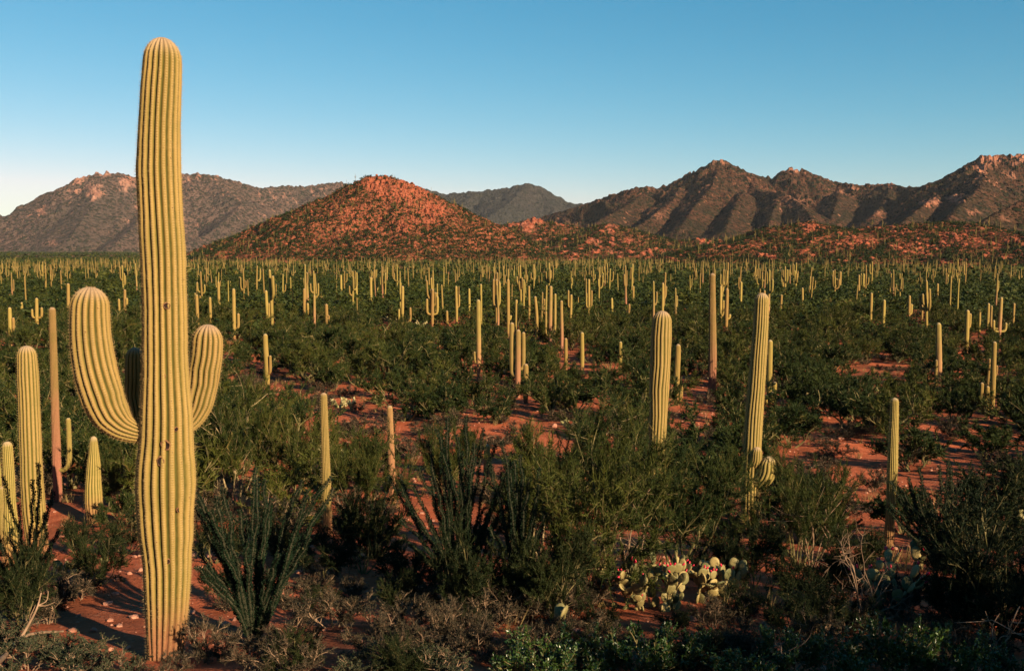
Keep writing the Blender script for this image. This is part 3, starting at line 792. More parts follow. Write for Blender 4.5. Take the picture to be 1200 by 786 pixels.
place(901, 474, 398, 6.5, [(0, 470, 6, 447, 0.9), (-60, 472, 5, 458, 0.8), (200, 472, 4, 462, .7)], 'small saguaro with clustered stubby arms at its foot', 'sagmid', 1, group=FG)
place(607, 466, 386, 6.5, [(10, 432, 6.5, 389, 0.75), (150, 440, 8, 378, 0.95)], 'saguaro trident with two long arms hugging its trunk', 'sagred', 1, group=FG)
place(616, 472, 426, 6.5, (), 'short green saguaro at the foot of the trident saguaro', 'sagmid', 1, group=FG)
place(561, 445, 351, 5.5, [(170, 425, 5, 412, 0.5), (185, 436, 4, 428, .5)], 'tall reddish saguaro with two broken stub arms', 'sagred', 1, group=FG)
place(1101, 452, 378, 6.5, [(190, 451, 5, 421, 0.6)], 'leaning reddish saguaro with a small shoot at its foot', 'sagred', 1, lean_px=-4, group=FG)
place(1162, 490, 400, 5.5, [(180, 484, 13, 448, 0.9), (175, 484, 6, 452, 0.9), (0, 480, 8, 466, 0.8), (10, 440, 4, 428, 0.5)], 'saguaro with two long left arms and short right arms', 'sagmid', 1, group=FG)
place(1157.5, 462, 420, 3, (), 'thin dark saguaro stem behind the long-armed saguaro', 'sagmid', 1, group=FG)
place(1132, 416, 363, 5, [(0, 384, 3, 367, 0.7)])
place(1171, 401, 348, 4.2, [(0, 388, 7, 378, 0.8), (180, 388, 7, 375, 0.8), (175, 385, 10, 358, 0.7)], m='sagred')
place(313, 461, 391, 6, [(-30, 437, 5, 416, 0.6)], 'yellow saguaro with a thin low arm beside red soil patches', 'sagmid', 1, group=FG)
place(275, 400, 338, 4.4, [(0, 385, 5, 367, 0.8)])
place(313, 381, 340, 3.8); place(319, 382, 342, 3.8, [(180, 372, 3, 355, .7)])
place(357, 379, 338, 3.4, [(0, 370, 4, 355, 0.9)]); place(369, 392, 346, 3, m='sagred'); place(383, 387, 356, 4, [(0, 376, 2, 369, .8)])
place(435, 361, 325, 3.2); place(472, 383, 335, 3.6, [(0, 378, 9, 360, 0.8), (180, 378, 4, 362, 0.7)])
place(507, 385, 339, 3.8, [(0, 368, 6, 347, 0.8), (180, 368, 6, 350, 0.8), (60, 366, 9, 343, .7), (120, 366, 4, 344, .8)])
place(524, 386, 364, 3); place(535, 384, 335, 3.2, [(0, 360, 3, 345, .7)]); place(515, 410, 399, 4)
place(582, 388, 327, 3.4, [(0, 358, 3.5, 331, .8), (180, 358, 3.5, 327, .8)]); place(595.5, 396, 327, 4, [(0, 374, 3, 371, .7)])
place(605, 404, 351, 3.6); place(627, 403, 347, 3.8, bend_px=2); place(645, 407, 335, 4.4, [(180, 393, 5, 365, .6), (0, 393, 5.5, 344, .7)], m='sagred')
place(658, 417, 352, 4, m='sagred'); place(663, 437, 396, 4.2); place(682, 438, 389, 4.8); place(690, 414, 405, 4); place(701, 430, 412, 4)
place(727, 436, 400, 4.2); place(717, 371, 349, 3); place(737, 380, 356, 3); place(690, 372, 327, 3, [(0, 360, 3, 340, .7), (180, 360, 3, 343, .7)])
place(669, 383, 345, 3.2, [(180, 360, 3, 340, .7)]); place(851, 390, 338, 4.4, [(0, 373, 4, 368, .8)]); place(844, 386, 335, 3.6, [(0, 370, 3, 352, .7)])
place(776, 395, 332, 3.2); place(895, 381, 340, 3); place(1020, 383, 343, 3.6); place(1035, 388, 351, 3.8); place(1065, 373, 346, 3.4, [(0, 368, 2.5, 356, .9)])
place(1098, 355, 332, 2.8); place(1147, 397, 363, 3); place(1157, 390, 355, 3.6); place(1187, 385, 355, 3); place(976, 345, 317, 3); place(984, 346, 318, 3)
place(44, 386, 349, 4, [(0, 372, 6, 360, .8), (180, 372, 5, 362, .7)]); place(26, 375, 354, 3); place(147, 370, 339, 3.4, [(-20, 357, 3, 349, .9)])
place(13, 405, 360, 4.6, [(0, 388, 4, 372, .8)]); place(81, 372, 332, 4); place(140, 372, 350, 3); place(257, 372, 330, 3.4); place(232, 398, 345, 4)
place(247, 385, 348, 3.4); place(1006, 352, 322, 2.8); place(1080, 380, 357, 2.6); place(940, 362, 337, 2.8); place(915, 372, 345, 2.8); place(868, 362, 330, 3)
place(765, 425, 392, 3.6); place(742, 360, 335, 2.6); place(620, 378, 335, 2.8); place(550, 372, 338, 2.8); place(418, 356, 326, 2.6); place(400, 350, 322, 2.6)

# variants shared by the many further saguaros
def sag_variant(na, seed):
    g = np.random.default_rng(seed)
    H = 5.0; r = g.uniform(0.125, 0.165)
    t = np.linspace(0, 1, 16)
    P = np.stack([0.10 * np.sin(t * g.uniform(1, 5)) * g.uniform(-1, 1), 0.1 * np.sin(t * 3) * g.uniform(-1, 1), -0.2 + 5.2 * t], -1)
    rd = r * np.interp(t, [0, 0.3, 0.6, 1], [0.9, 1.05, 1.0, 0.8])
    m = M['sagred'] if g.random() < 0.3 else M['sagmid']
    tr, _ = column_mesh('trunk', P, rd, 8, 10, 2, 0.15, m, g)
    arms = []
    a0 = g.uniform(0, 360)
    for i in range(na):
        az = a0 + i * 360 / max(na, 1) + g.uniform(-35, 35)
        fa = g.uniform(0.38, 0.58); W = arm_path(H, az, fa * H, g.uniform(0.4, 0.65), min(1.02, fa + g.uniform(0.16, 0.42)) * H)
        Pd = catmull(W, 20)
        me, _ = column_mesh('arm', Pd, np.interp(np.linspace(0, 1, 20), [0, .15, 1], [.7, .9, .85]) * r, 6, 8, 2, 0.15, m, g, z0=-5)
        arms.append(me)
    return tr, arms, m == M['sagred']
VARI = {na: [sag_variant(na, 500 + 10 * na + i) for i in range(6 if na == 0 else 5)] for na in (0, 1, 2, 4)}
def in_view(x, y, margin=1.04): return abs(x) < y * (600 / F) * margin + 0.5
g = np.random.default_rng(42)
cand = []
tries = 0
hand = list(SAG_XY)
while len(cand) < 2500 and tries < 60000:
    tries += 1
    y = math.sqrt(g.uniform(95 ** 2, 680 ** 2))
    x = g.uniform(-1, 1) * y * 0.60
    if perlin(x / 35, y / 35) + 0.8 * perlin(x / 110, y / 110 + 9) < g.uniform(-0.6, 0.5): continue
    if y < 130 and any((x - a) ** 2 + (y - b) ** 2 < 16 for a, b, c in hand): continue
    cand.append((x, y))
cand.sort(key=lambda p: p[1])
LAB = {9: ('short young armless saguaro on the plain', 'short young saguaros')}
n_ind = 0
rest = []
for x, y in cand:
    if n_ind < 300 - len(SAG_XY) and in_view(x, y):
        n_ind += 1
        na = int(g.choice([0, 0, 0, 0, 1, 1, 2, 4]))
        tr, arms, isred = VARI[na][int(g.integers(len(VARI[na])))]
        H = g.uniform(2.6, 5.6) if na == 0 else g.uniform(4.2, 6.6)
        if na == 0 and g.random() < 0.22: H = g.uniform(1.2, 1.95)
        s = H / 5.0
        sxy = s if H > 2.5 else s * 1.7
        lab = LAB[9] if H < 2 else sag_label(na, H, isred)
        root = ob('saguaro_cactus', None, loc=(x, y, gz(x, y)), rot=(g.normal(0, 0.025), g.normal(0, 0.025), g.uniform(0, 6.28)), scale=(sxy * 0.84, sxy * 0.84, s), label=lab[0], cat='cactus', group=lab[1])
        ob('trunk', tr, root)
        for a in arms: ob('arm', a, root)
    else:
        rest.append((x, y))

def low_saguaro(na, g):
    mb = MB()
    r = 0.10
    z = np.array([-0.3, 1.0, 2.6, 4.2, 4.75, 5.0]); rr = np.array([0.85, 1, 1, 0.9, 0.65, 0.12]) * r
    V, Q = tube(np.stack([0 * z, 0 * z, z], -1), rr, 6); mb.add(V, quads=Q)
    a0 = g.uniform(0, 6.28)
    for i in range(na):
        az = a0 + i * 6.28 / na + g.uniform(-.5, .5); fa = g.uniform(1.7, 2.8); o = g.uniform(.4, .65); tp = fa + g.uniform(.7, 1.9)
        V, Q = tube(np.array([(0, 0, fa), (math.cos(az) * o * .8, math.sin(az) * o * .8, fa), (math.cos(az) * o, math.sin(az) * o, fa + .35), (math.cos(az) * o, math.sin(az) * o, tp)]), np.array([.10, .12, .12, .06]), 5)
        mb.add(V, quads=Q)
    V, T, Q = mb.arrays()
    return V, np.concatenate(Q)
def merge_instances(name, templates, pts, mats, g, label, cat, parent=None, tri=False, group=None):
    """one mesh of many placed copies: pts rows x, y, z, sx, sz"""
    pts = np.asarray(pts, float)
    which = g.integers(len(templates), size=len(pts))
    Vs, Fs, As = [], {}, []
    n = 0
    for k, tpl in enumerate(templates):
        V, Fq = tpl[0], tpl[1]
        var = tpl[2] if len(tpl) > 2 else np.full(len(V), 0.5)
        P = pts[which == k]
        if not len(P): continue
        a = g.uniform(0, 6.28, len(P)); c, s = np.cos(a)[:, None], np.sin(a)[:, None]
        x = (V[:, 0] * c - V[:, 1] * s) * P[:, 3:4] + P[:, 0:1]
        y = (V[:, 0] * s + V[:, 1] * c) * P[:, 3:4] + P[:, 1:2]
        z = V[:, 2][None] * P[:, 4:5] + P[:, 2:3]
        Vs.append(np.stack([x, y, z], -1).reshape(-1, 3))
        off = n + np.arange(len(P))[:, None, None] * len(V)
        Fs.setdefault(Fq.shape[1], []).append((Fq[None] + off).reshape(-1, Fq.shape[1]))
        As.append(np.clip(var[None] * 0.6 + g.uniform(0, 0.4, (len(P), 1)), 0, 1).reshape(-1))
        n += len(P) * len(V)
    me = mesh_np(name, np.concatenate(Vs), [np.concatenate(v) for v in Fs.values()], mats, attrs={'var': np.concatenate(As)})
    return ob(name, me, parent, label=label if parent is None else None, cat=cat if parent is None else None, kind='stuff')
LOWS = [low_saguaro(k, g) for k in (0, 0, 0, 1, 1, 2, 3)]
rp = []
for x, y in rest:
    H = g.uniform(2.0, 5.8); s = H / 5
    rp.append((x, y, float(gz(x, y)), s * 0.98, s))
merge_instances('far_saguaro_stand', LOWS, rp, M['sagfar'], g, 'countless distant saguaros crowding the plain below the hills', 'cacti')
def hill_sample(h, n, g, cond, clus=False):
    o, th, r, Z, H, rock = h
    nz = fbm(np.sin(th)[:, None] * r[None] / 30, np.cos(th)[:, None] * r[None] / 60, 3)
    out = []
    i = g.integers(1, Z.shape[0] - 1, n * 8); j = g.integers(1, Z.shape[1] - 1, n * 8)
    for a, b in zip(i, j):
        xx, yy = r[b] * math.sin(th[a]), r[b] * math.cos(th[a])
        if clus and nz[a, b] < g.uniform(-0.55, 0.25): continue
        if H[a, b] > 0.4 and (Z[a, b] - Z[a, max(0, b - 4)]) > -2.0 and cond(H[a, b], rock[a, b]):
            fa, fb = g.uniform(-.5, .5), g.uniform(-.5, .5)
            t_ = th[a] + fa * (th[1] - th[0]); rr_ = r[b] + fb * (r[1] - r[0])
            z = Z[a, b] + fb * (Z[a, b + 1] - Z[a, b - 1]) / 2 + fa * (Z[a + 1, b] - Z[a - 1, b]) / 2
            out.append((rr_ * math.sin(t_), rr_ * math.cos(t_), z))
        if len(out) >= n: break
    return out
for h, n in ((red_h, 330), (near_h, 420), (low_h, 700)):
    pts = [(x, y, z, s, s) for (x, y, z), s in zip(hill_sample(h, n, g, lambda H, k: k < 0.6), g.uniform(0.6, 1.3, n))]
    merge_instances('saguaro_stand', LOWS, pts, M['sagfar'], g, None, None, h[0])

# ------------------------------------------------------------------ shrubs and trees
def make_tree(seed, H, W, n1, n2, n3, ns, sl, sw, up=0.35, leafy=0.0, base_r=0.05, low=0.35, tier_r=0.006, wander=0.25):
    """returns (wood arrays, leaf arrays): stems fan out low, fork twice and carry fine sprigs"""
    g = np.random.default_rng(seed)
    wood, leaf = MB(), MB()
    for i in range(n1):
        az = i * 2 * np.pi / n1 + g.uniform(-0.5, 0.5)
        rad = W * 0.5 * g.uniform(0.45, 0.95) * (0.35 if i == 0 else 1)
        hh = H * g.uniform(0.55, 0.85) * (1 - 0.25 * rad / (W * 0.5)) if i else H * 0.85
        tip = np.array([math.cos(az) * rad, math.sin(az) * rad, hh])
        c1 = tip * [0.45, 0.45, 0.30] + g.normal(0, 0.04 * W, 3) * [1, 1, .4]; c1[2] = max(c1[2], .1 * H)
        P = catmull([(math.cos(az) * .04, math.sin(az) * .04, -0.12), c1, tip * [0.78, 0.78, 0.68] + g.normal(0, .04 * W, 3) * [1, 1, .3], tip], 9)
        V, Q = tube(P, np.linspace(base_r, base_r * 0.25, 9), 5); wood.add(V, quads=Q, var=g.uniform(0, 1))
        for j in range(n2):
            t = g.uniform(low, 1.0); k = min(7, int(t * 8)); o = P[k] + (P[k + 1] - P[k]) * (t * 8 - k)
            D = unit(P[k + 1] - P[k]) * 0.6 + g.normal(0, 0.55, 3) + np.array([math.cos(az), math.sin(az), 0]) * 0.25 + np.array([0, 0, up])
            D = unit(D); L2 = 0.30 * (H + W) / 2 * g.uniform(0.5, 1.1)
            e = o + D * L2 + g.normal(0, .05, 3) * L2; e[2] = max(e[2], 0.12)
            P2 = catmull([o, (o + e) / 2 + g.normal(0, wander * 0.25, 3) * L2, e], 5)
            V, Q = tube(P2, np.linspace(tier_r * 2.2, tier_r, 5), 3); wood.add(V, quads=Q, var=g.uniform(0, 1))
            for q in range(n3):
                t3 = g.uniform(0.25, 1.0); k3 = min(3, int(t3 * 4)); o3 = P2[k3] + (P2[k3 + 1] - P2[k3]) * (t3 * 4 - k3)
                D3 = unit(D * 0.7 + g.normal(0, 0.6, 3) + [0, 0, up]); L3 = L2 * g.uniform(0.35, 0.75)
                e3 = o3 + D3 * L3; e3[2] = max(e3[2], 0.06)
                V, Q = tube(np.array([o3, e3]), np.array([tier_r * .8, tier_r * .4]), 3); wood.add(V, quads=Q, var=g.uniform(0, 1))
                tt = g.uniform(0.05, 1.05, ns)
                PP = o3 + (e3 - o3) * tt[:, None]
                DD = unit(D3 * 0.6 + g.normal(0, 0.62, (ns, 3)) + np.array([0, 0, up * 0.8]))
                LL = g.uniform(0.5, 1.2, ns) * sl
                vv = g.uniform(0, 1)
                if leafy:
                    V, T = leaves(PP, DD, LL, LL * leafy, g)
                    leaf.add(V, tris=T, var=np.repeat(np.clip(vv * .7 + g.uniform(0, .3, ns), 0, 1), 4))
                else:
                    V, T = slivers(PP, DD, LL, sw, g)
                    leaf.add(V, tris=T, var=np.repeat(np.clip(vv * .7 + g.uniform(0, .3, ns), 0, 1), 3))
    return wood, leaf
KIN = {}
def kind(key, cname, leafmat, woodmat, variants):
    KIN[key] = [(w_.mesh('trunk', M['twig' if (key == 'pv_near' and i == 2) else woodmat]), l_.mesh('crown', M[leafmat]), H, W) for i, (w_, l_, H, W) in enumerate(variants)]
def tree_set(seeds, H, W, *a, **k):
    return [(*make_tree(s, H, W, *a, **k), H, W) for s in seeds]
kind('pv_near', 'palo', 'pv', 'bark', tree_set((1, 2, 3), 2.6, 3.6, 8, 10, 8, 58, 0.15, 0.013, base_r=0.04, tier_r=0.0045))
kind('dark_near', 'dark', 'dark', 'bark', tree_set((4, 5, 6), 2.4, 3.4, 8, 11, 8, 56, 0.12, 0.017, base_r=0.035, tier_r=0.005))
kind('pv_mid', 'palo', 'pv', 'bark', tree_set((11, 12, 13, 14, 15), 2.3, 3.8, 6, 7, 5, 26, 0.26, 0.036, base_r=0.06, tier_r=0.012))
kind('creo_mid', 'creo', 'creo', 'bark', tree_set((21, 22, 23, 24, 25), 1.9, 3.0, 6, 7, 5, 26, 0.22, 0.040, base_r=0.05, tier_r=0.012))
kind('burs', 'burs', 'burs', 'dead', tree_set((31, 32, 33, 34), 0.62, 0.95, 8, 9, 6, 22, 0.055, 0.009, base_r=0.012, tier_r=0.0035, leafy=0.0))
kind('grey', 'grey', 'grey', 'dead', tree_set((41, 42, 43), 0.55, 0.95, 8, 8, 5, 13, 0.050, 0.02, base_r=0.012, tier_r=0.0035, leafy=0.38))
kind('jojo', 'jojo', 'jojo', 'bark', tree_set((51, 52, 53), 0.85, 1.3, 8, 9, 5, 12, 0.062, 0.02, base_r=0.014, tier_r=0.004, leafy=0.52, up=0.6))
def plant(key, name, loc, h, wd, g, label, cat, group=None, parts=True, vi=None, rz=None):
    v = KIN[key][int(g.integers(len(KIN[key]))) if vi is None else vi % len(KIN[key])]
    sc = (wd / v[3], wd / v[3], h / v[2])
    root = ob(name, None, loc=loc, rot=(g.normal(0, .04), g.normal(0, .04), g.uniform(0, 6.28) if rz is None else rz), scale=sc, label=label, cat=cat, group=group)
    ob('trunk' if 'tree' in name else 'stem', v[0], root)
    ob('crown' if 'tree' in name else 'foliage', v[1], root)
    return root
SHRUB = []
g = np.random.default_rng(77)
def near(key, name, px, pyb, pyt, half, label, cat, group=None, vi=None):
    x, y, z = ground_hit(px, pyb)
    h = at_depth(px, pyt, y)[2] - z
    wd = 2 * half * y / F
    SHRUB.append((x, y, wd * 0.5))
    return plant(key, name, (x, y, z), h / 0.93, wd * 1.0, g, label, cat, group, vi=vi)
NG = 'palo verde trees near the foreground'
PVT = [
 (690, 700, 505, 105, 0, 'broad olive palo verde behind the large fruiting prickly pear'),
 (790, 668, 520, 88, 1, 'olive palo verde hiding the foot of the thick white-crowned saguaro'),
 (628, 660, 528, 62, 2, 'smaller palo verde just right of the tall ocotillo clump'),
 (935, 668, 545, 62, 0, 'palo verde with bare pale branches right of the knobby-armed saguaro'),
 (845, 650, 606, 34, 1, 'low palo verde hiding the foot of the knobby-armed saguaro'),
 (278, 592, 452, 58, 2, 'yellow-green twiggy palo verde close behind the towering saguaro'),
 (345, 590, 486, 52, 0, 'twiggy palo verde between towering saguaro and slender armless saguaro'),
 (432, 610, 512, 50, 1, 'round palo verde between the slender armless and small reddish saguaros'),
 (712, 560, 478, 60, 2, 'palo verde just beyond the broad olive one, beside open soil'),
 (520, 585, 500, 40, 1, 'small palo verde behind the tall ocotillo clump'),
 (142, 602, 528, 30, 0, 'palo verde behind the left arm of the towering saguaro'),
]
for px, b, t, hw, vi, lab in PVT: near('pv_near', 'palo_verde_tree', px, b, t, hw, lab, 'tree', NG, vi)
DKT = [
 (1165, 745, 600, 105, 0, 'dark dense shrub mass right of the dead twig bush'),
 (1118, 738, 662, 45, 1, 'dark dense shrub beside the fruiting pads and dead twigs'),
 (1180, 655, 545, 70, 2, 'dark bushy shrub behind the far-right ocotillo'),
 (960, 746, 690, 40, 0, 'dark shrub behind the dead twig bush'),
 (560, 722, 628, 62, 1, 'dark shrub at the foot of the tall ocotillo clump'),
 (655, 730, 632, 50, 2, 'dark shrub left of the large fruiting prickly pear'),
 (25, 735, 640, 45, 0, 'dark shrub at the foot of the left ocotillo'),
 (120, 684, 628, 36, 1, 'dark shrub behind the bare red soil by the towering saguaro'),
 (425, 672, 585, 48, 2, 'dark shrub between two leafy ocotillo clumps'),
 (925, 748, 700, 36, 1, 'dark shrub right of the large fruiting prickly pear'),
]
for px, b, t, hw, vi, lab in DKT: near('dark_near', 'dark_shrub', px, b, t, hw, lab, 'shrub', 'dark shrubs in the foreground', vi)
for px, b, t, hw, lab in [(700, 738, 706, 26, 'small dark shrub touching the large fruiting prickly pear'), (790, 742, 716, 26, 'small dark shrub between the two prickly pears'), (868, 728, 690, 28, 'small dark shrub right of the pale-padded prickly pear'), (882, 690, 622, 46, 'dark shrub in front of the knobby-armed saguaro'), (1000, 692, 628, 42, 'dark shrub left of the slender right saguaro'), (942, 715, 655, 40, 'dark shrub in front of the palo verde with bare branches'), (840, 690, 640, 40, 'dark shrub behind the pale-padded prickly pear')]:  # the small ones by the prickly pears are added to stand for shade
    near('dark_near', 'dark_shrub', px, b, t, hw, lab, 'shrub', 'dark shrubs in the foreground')
# unseen trees added up the slope at right, sized to shade the foreground
for k, (x, y, h, wd) in enumerate([(5.3, 3.6, 1.8, 3.2), (7.4, 3.9, 1.75, 3.4), (9.5, 4.0, 1.8, 4.2), (11.6, 4.4, 2.5, 4.0), (13.5, 6.5, 2.3, 5.0), (17.0, 9.5, 2.6, 5.2), (12, -0.5, 2.6, 5), (11.5, 9.0, 2.2, 3.6)]):
    plant('dark_near', 'palo_verde_tree', (x, y, gz(x, y)), h, wd, g, 'leafy palo verde up the slope beside the viewpoint', 'tree', 'palo verdes beside the viewpoint', vi=k)

for k in range(26):
    sd = -1 if k % 2 else 1
    y = 8 + 14 * ((k * 0.618) % 1.0); x = sd * (y * 0.56 + 1.6 + 5.0 * ((k * 0.37) % 1.0))
    if sd < 0 or y > 13:
        wd = g.uniform(1.4, 2.6); SHRUB.append((x, y, wd / 2))
        plant('pv_near' if k % 3 == 0 else 'dark_near', 'palo_verde_tree' if k % 3 == 0 else 'dark_shrub', (x, y, gz(x, y)), wd * .55, wd, g, 'leafy palo verde on the open slope beside the viewpoint' if k % 3 == 0 else 'dark leafy shrub on the open slope beside the viewpoint', 'tree' if k % 3 == 0 else 'shrub', 'palo verdes on the side slope' if k % 3 == 0 else 'dark shrubs on the side slope')
SOIL = [(480, 500, 34, 9), (590, 510, 30, 14), (672, 494, 30, 6), (300, 440, 22, 9), (990, 511, 20, 6), (960, 545, 18, 8), (1165, 560, 40, 14), (1030, 430, 26, 8), (520, 545, 16, 12), (425, 505, 20, 10), (400, 462, 30, 10)]
def covers_soil(x, y, z, h, wd):
    a, b = proj((x, y, z)); _, t = proj((x, y, z + h)); hw = wd / 2 * F / y
    for sx, sy, rx, ry in SOIL:
        if abs(a - sx) < hw * 0.75 + rx and t - ry * 0.6 < sy < b + ry * 0.4: return True
    return False
def hides_foot(x, y, z, h, wd):
    a, b = proj((x, y, z)); _, t = proj((x, y, z + h)); hw = wd / 2 * F / y
    return any(y < fy and abs(a - fx) < hw * 0.5 + fw / 2 and t < fb - 8 for fx, fb, fy, fw in FEET)
def hits_saguaro(x, y, wd):
    return any((x - a) ** 2 + (y - b) ** 2 < (wd * 0.18 + c) ** 2 for a, b, c in SAG_XY)
npv = ncr = nlow = 0
def PL(wd):
    k = 'broad spreading' if wd > 4.0 else 'mid-sized rounded' if wd > 3.1 else 'small compact'
    return k + ' olive-green palo verde on the saguaro plain', k + ' palo verdes of the plain'
def CLB(wd):
    k = 'wide' if wd > 2.75 else 'mid-sized' if wd > 2.15 else 'small'
    return k + ' dark green creosote bush on the saguaro plain', k + ' creosote bushes of the plain'
tries = 0
far_pts = []
grid = {}
def free(x, y, r):
    ix, iy = int(x // 4), int(y // 4)
    for a in range(ix - 1, ix + 2):
        for b in range(iy - 1, iy + 2):
            for (u, v, s) in grid.get((a, b), ()):
                if (u - x) ** 2 + (v - y) ** 2 < ((r + s) * 0.62) ** 2: return False
    grid.setdefault((ix, iy), []).append((x, y, r)); return True
for (x, y, r) in SHRUB: grid.setdefault((int(x // 4), int(y // 4)), []).append((x, y, r))
lst = []
while tries < 26000:
    tries += 1
    y = math.sqrt(g.uniform(20 ** 2, 300 ** 2)); x = g.uniform(-1, 1) * (y * 0.62 + 4)
    big = g.random() < 0.5
    wd = g.uniform(2.4, 4.6) if big else g.uniform(1.6, 3.2)
    h = wd * g.uniform(0.48, 0.66)
    if y < 26: wd *= .7; h *= .7
    if y < 150 and perlin(x / 9 + 5, y / 9) < -0.46: continue
    z = float(gz(x, y))
    if y < 110 and covers_soil(x, y, z, h, wd): continue
    if hits_saguaro(x, y, wd) or (y < 130 and hides_foot(x, y, z, h, wd)): continue
    if not free(x, y, wd / 2): continue
    lst.append((y, x, z, wd, h, big))
lst.sort()
for y, x, z, wd, h, big in lst:
    if in_view(x, y, 1.08) and big and npv < 285:
        npv += 1; plant('pv_mid', 'palo_verde_tree', (x, y, z), h * 1.05, wd, g, PL(wd)[0], 'tree', PL(wd)[1])
    elif in_view(x, y, 1.08) and not big and ncr < 285:
        ncr += 1; plant('creo_mid', 'creosote_bush', (x, y, z), h * 1.05, wd, g, CLB(wd)[0], 'shrub', CLB(wd)[1])
    else:
        far_pts.append((x, y, z, wd, h))

def clump(g, n, sz):
    """a low clump of leaf faces, unit width 1 and height 1"""
    u = g.normal(size=(n, 3)); u = unit(u); u[:, 2] = np.abs(u[:, 2])
    rr = g.uniform(0.55, 1.0, (n, 1)) ** 0.6
    lump = 1 + 0.35 * np.sin(u[:, :1] * 4 + g.uniform(0, 6)) * np.cos(u[:, 1:2] * 4 + g.uniform(0, 6))
    C = u * rr * lump * [0.5, 0.5, 0.85] + [0, 0, 0.06]
    a = unit(g.normal(size=(n, 3))); b = unit(np.cross(a, u + g.normal(0, .4, (n, 3))))
    s = sz * g.uniform(0.6, 1.3, (n, 1))
    V = np.stack([C - a * s, C + a * s * .6 + b * s * .7, C + u * s * 1.1 * [1, 1, 1.2] - b * s * .5], 1).reshape(-1, 3)
    return V, np.arange(3 * n).reshape(n, 3), np.repeat(g.uniform(0, 1, n), 3)
MID = [clump(np.random.default_rng(900 + i), 210, 0.08) for i in range(6)]
FAR = [clump(np.random.default_rng(950 + i), 26, 0.24) for i in range(6)]
a = np.array(far_pts)
sel = np.arange(len(a)) % 2 == 0
merge_instances('far_palo_verde_scrub', MID, a[sel], M['pv'], g, 'olive palo verde scrub filling the far plain', 'scrub')
merge_instances('far_creosote_scrub', MID, a[~sel], M['creo'], g, 'dark green creosote scrub filling the far plain', 'scrub')
n = 13000
y = np.sqrt(g.uniform(290 ** 2, 1050 ** 2, n)); x = g.uniform(-1, 1, n) * y * 0.62
y2 = np.sqrt(g.uniform(1000 ** 2, 3300 ** 2, 5000)); x2 = g.uniform(-1, 1, 5000) * y2 * 0.6
wd = g.uniform(2.2, 5.0, n); w2 = g.uniform(5, 11, 5000)
pts = np.concatenate([np.stack([x, y, gz(x, y), wd, wd * 0.55], -1), np.stack([x2, y2, gz(x2, y2), w2, w2 * .4], -1)])
half = np.arange(len(pts)) % 2 == 0
merge_instances('plain_scrub_belt', FAR, pts[half], M['pv'], g, 'dense olive belt of shrubs at the foot of the hills', 'scrub')
merge_instances('plain_creosote_belt', FAR, pts[~half], M['creo'], g, 'dense dark green belt of shrubs at the foot of the hills', 'scrub')
# shrubs and boulders on the hills
def rock_tpl(g, flat=0.7):
    import bmesh
    bm = bmesh.new(); bmesh.ops.create_icosphere(bm, subdivisions=1, radius=0.5)
    V = np.array([v.co[:] for v in bm.verts]); T = np.array([[v.index for v in f.verts] for f in bm.faces]); bm.free()
    V = V * (1 + g.uniform(-0.28, 0.28, (len(V), 1))) * [g.uniform(.8, 1.3), g.uniform(.7, 1.1), flat]
    return V, T, np.full(len(V), g.uniform(0, 1))
RT = [rock_tpl(np.random.default_rng(60 + i)) for i in range(8)]
for h, n, lo, hi, nb, b0, b1 in ((red_h, 9500, 0.9, 2.6, 3000, 0.8, 2.4), (near_h, 8500, 0.9, 2.6, 3000, 0.7, 3.0), (low_h, 7500, 1.3, 3.2, 3000, 1.2, 4.5)):
    P = hill_sample(h, n, g, lambda H, k: g.random() > k * 0.75 + min(0.35, H / 150), True)
    s = g.uniform(lo, hi, len(P)) ** 1.0
    pts = [(x, y, z - 0.1, q, q * 0.7) for (x, y, z), q in zip(P, s)]
    hf = len(pts) // 2
    merge_instances('scrub_cover', FAR, pts[:hf], M['dark'], g, None, None, h[0])
    merge_instances('scrub_cover', FAR, pts[hf:], M['creo'], g, None, None, h[0])
    P = hill_sample(h, nb, g, lambda H, k: g.random() < 0.12 + k)
    s = b0 + (b1 * 1.5 - b0) * g.random(len(P)) ** 4
    merge_instances('boulder_field', RT, [(x, y, z, q, q) for (x, y, z), q in zip(P, s)], M['hillrock'], g, None, None, h[0])

# ------------------------------------------------------------------ ocotillos
def cane_mesh(P, g, leafy=True, r0=0.020):
    mb = MB()
    m_ = len(P)
    V, Q = tube(P, np.linspace(r0, r0 * 0.45, m_), 6); mb.add(V, quads=Q, m=0, var=0.4)
    if leafy:
        s = np.concatenate([[0], np.cumsum(np.linalg.norm(np.diff(P, axis=0), axis=1))])
        n = int(s[-1] * 850)
        q = g.uniform(0.12 * s[-1], s[-1], n)
        C = np.stack([np.interp(q, s, P[:, i]) for i in range(3)], -1)
        T = unit(np.gradient(P, axis=0)); TT = unit(np.stack([np.interp(q, s, T[:, i]) for i in range(3)], -1))
        o = unit(np.cross(TT, g.normal(size=(n, 3))))
        D = unit(o + TT * g.uniform(0.1, 0.9, (n, 1)))
        L = g.uniform(0.014, 0.031, n)
        V, T3 = leaves(C + o * r0 * .6, D, L, L * 0.45, g)
        mb.add(V, tris=T3, m=1, var=np.repeat(g.uniform(0, 1, n), 4))
    return mb.mesh('cane', [M['cane'] if leafy else M['drycane'], M['oco']])
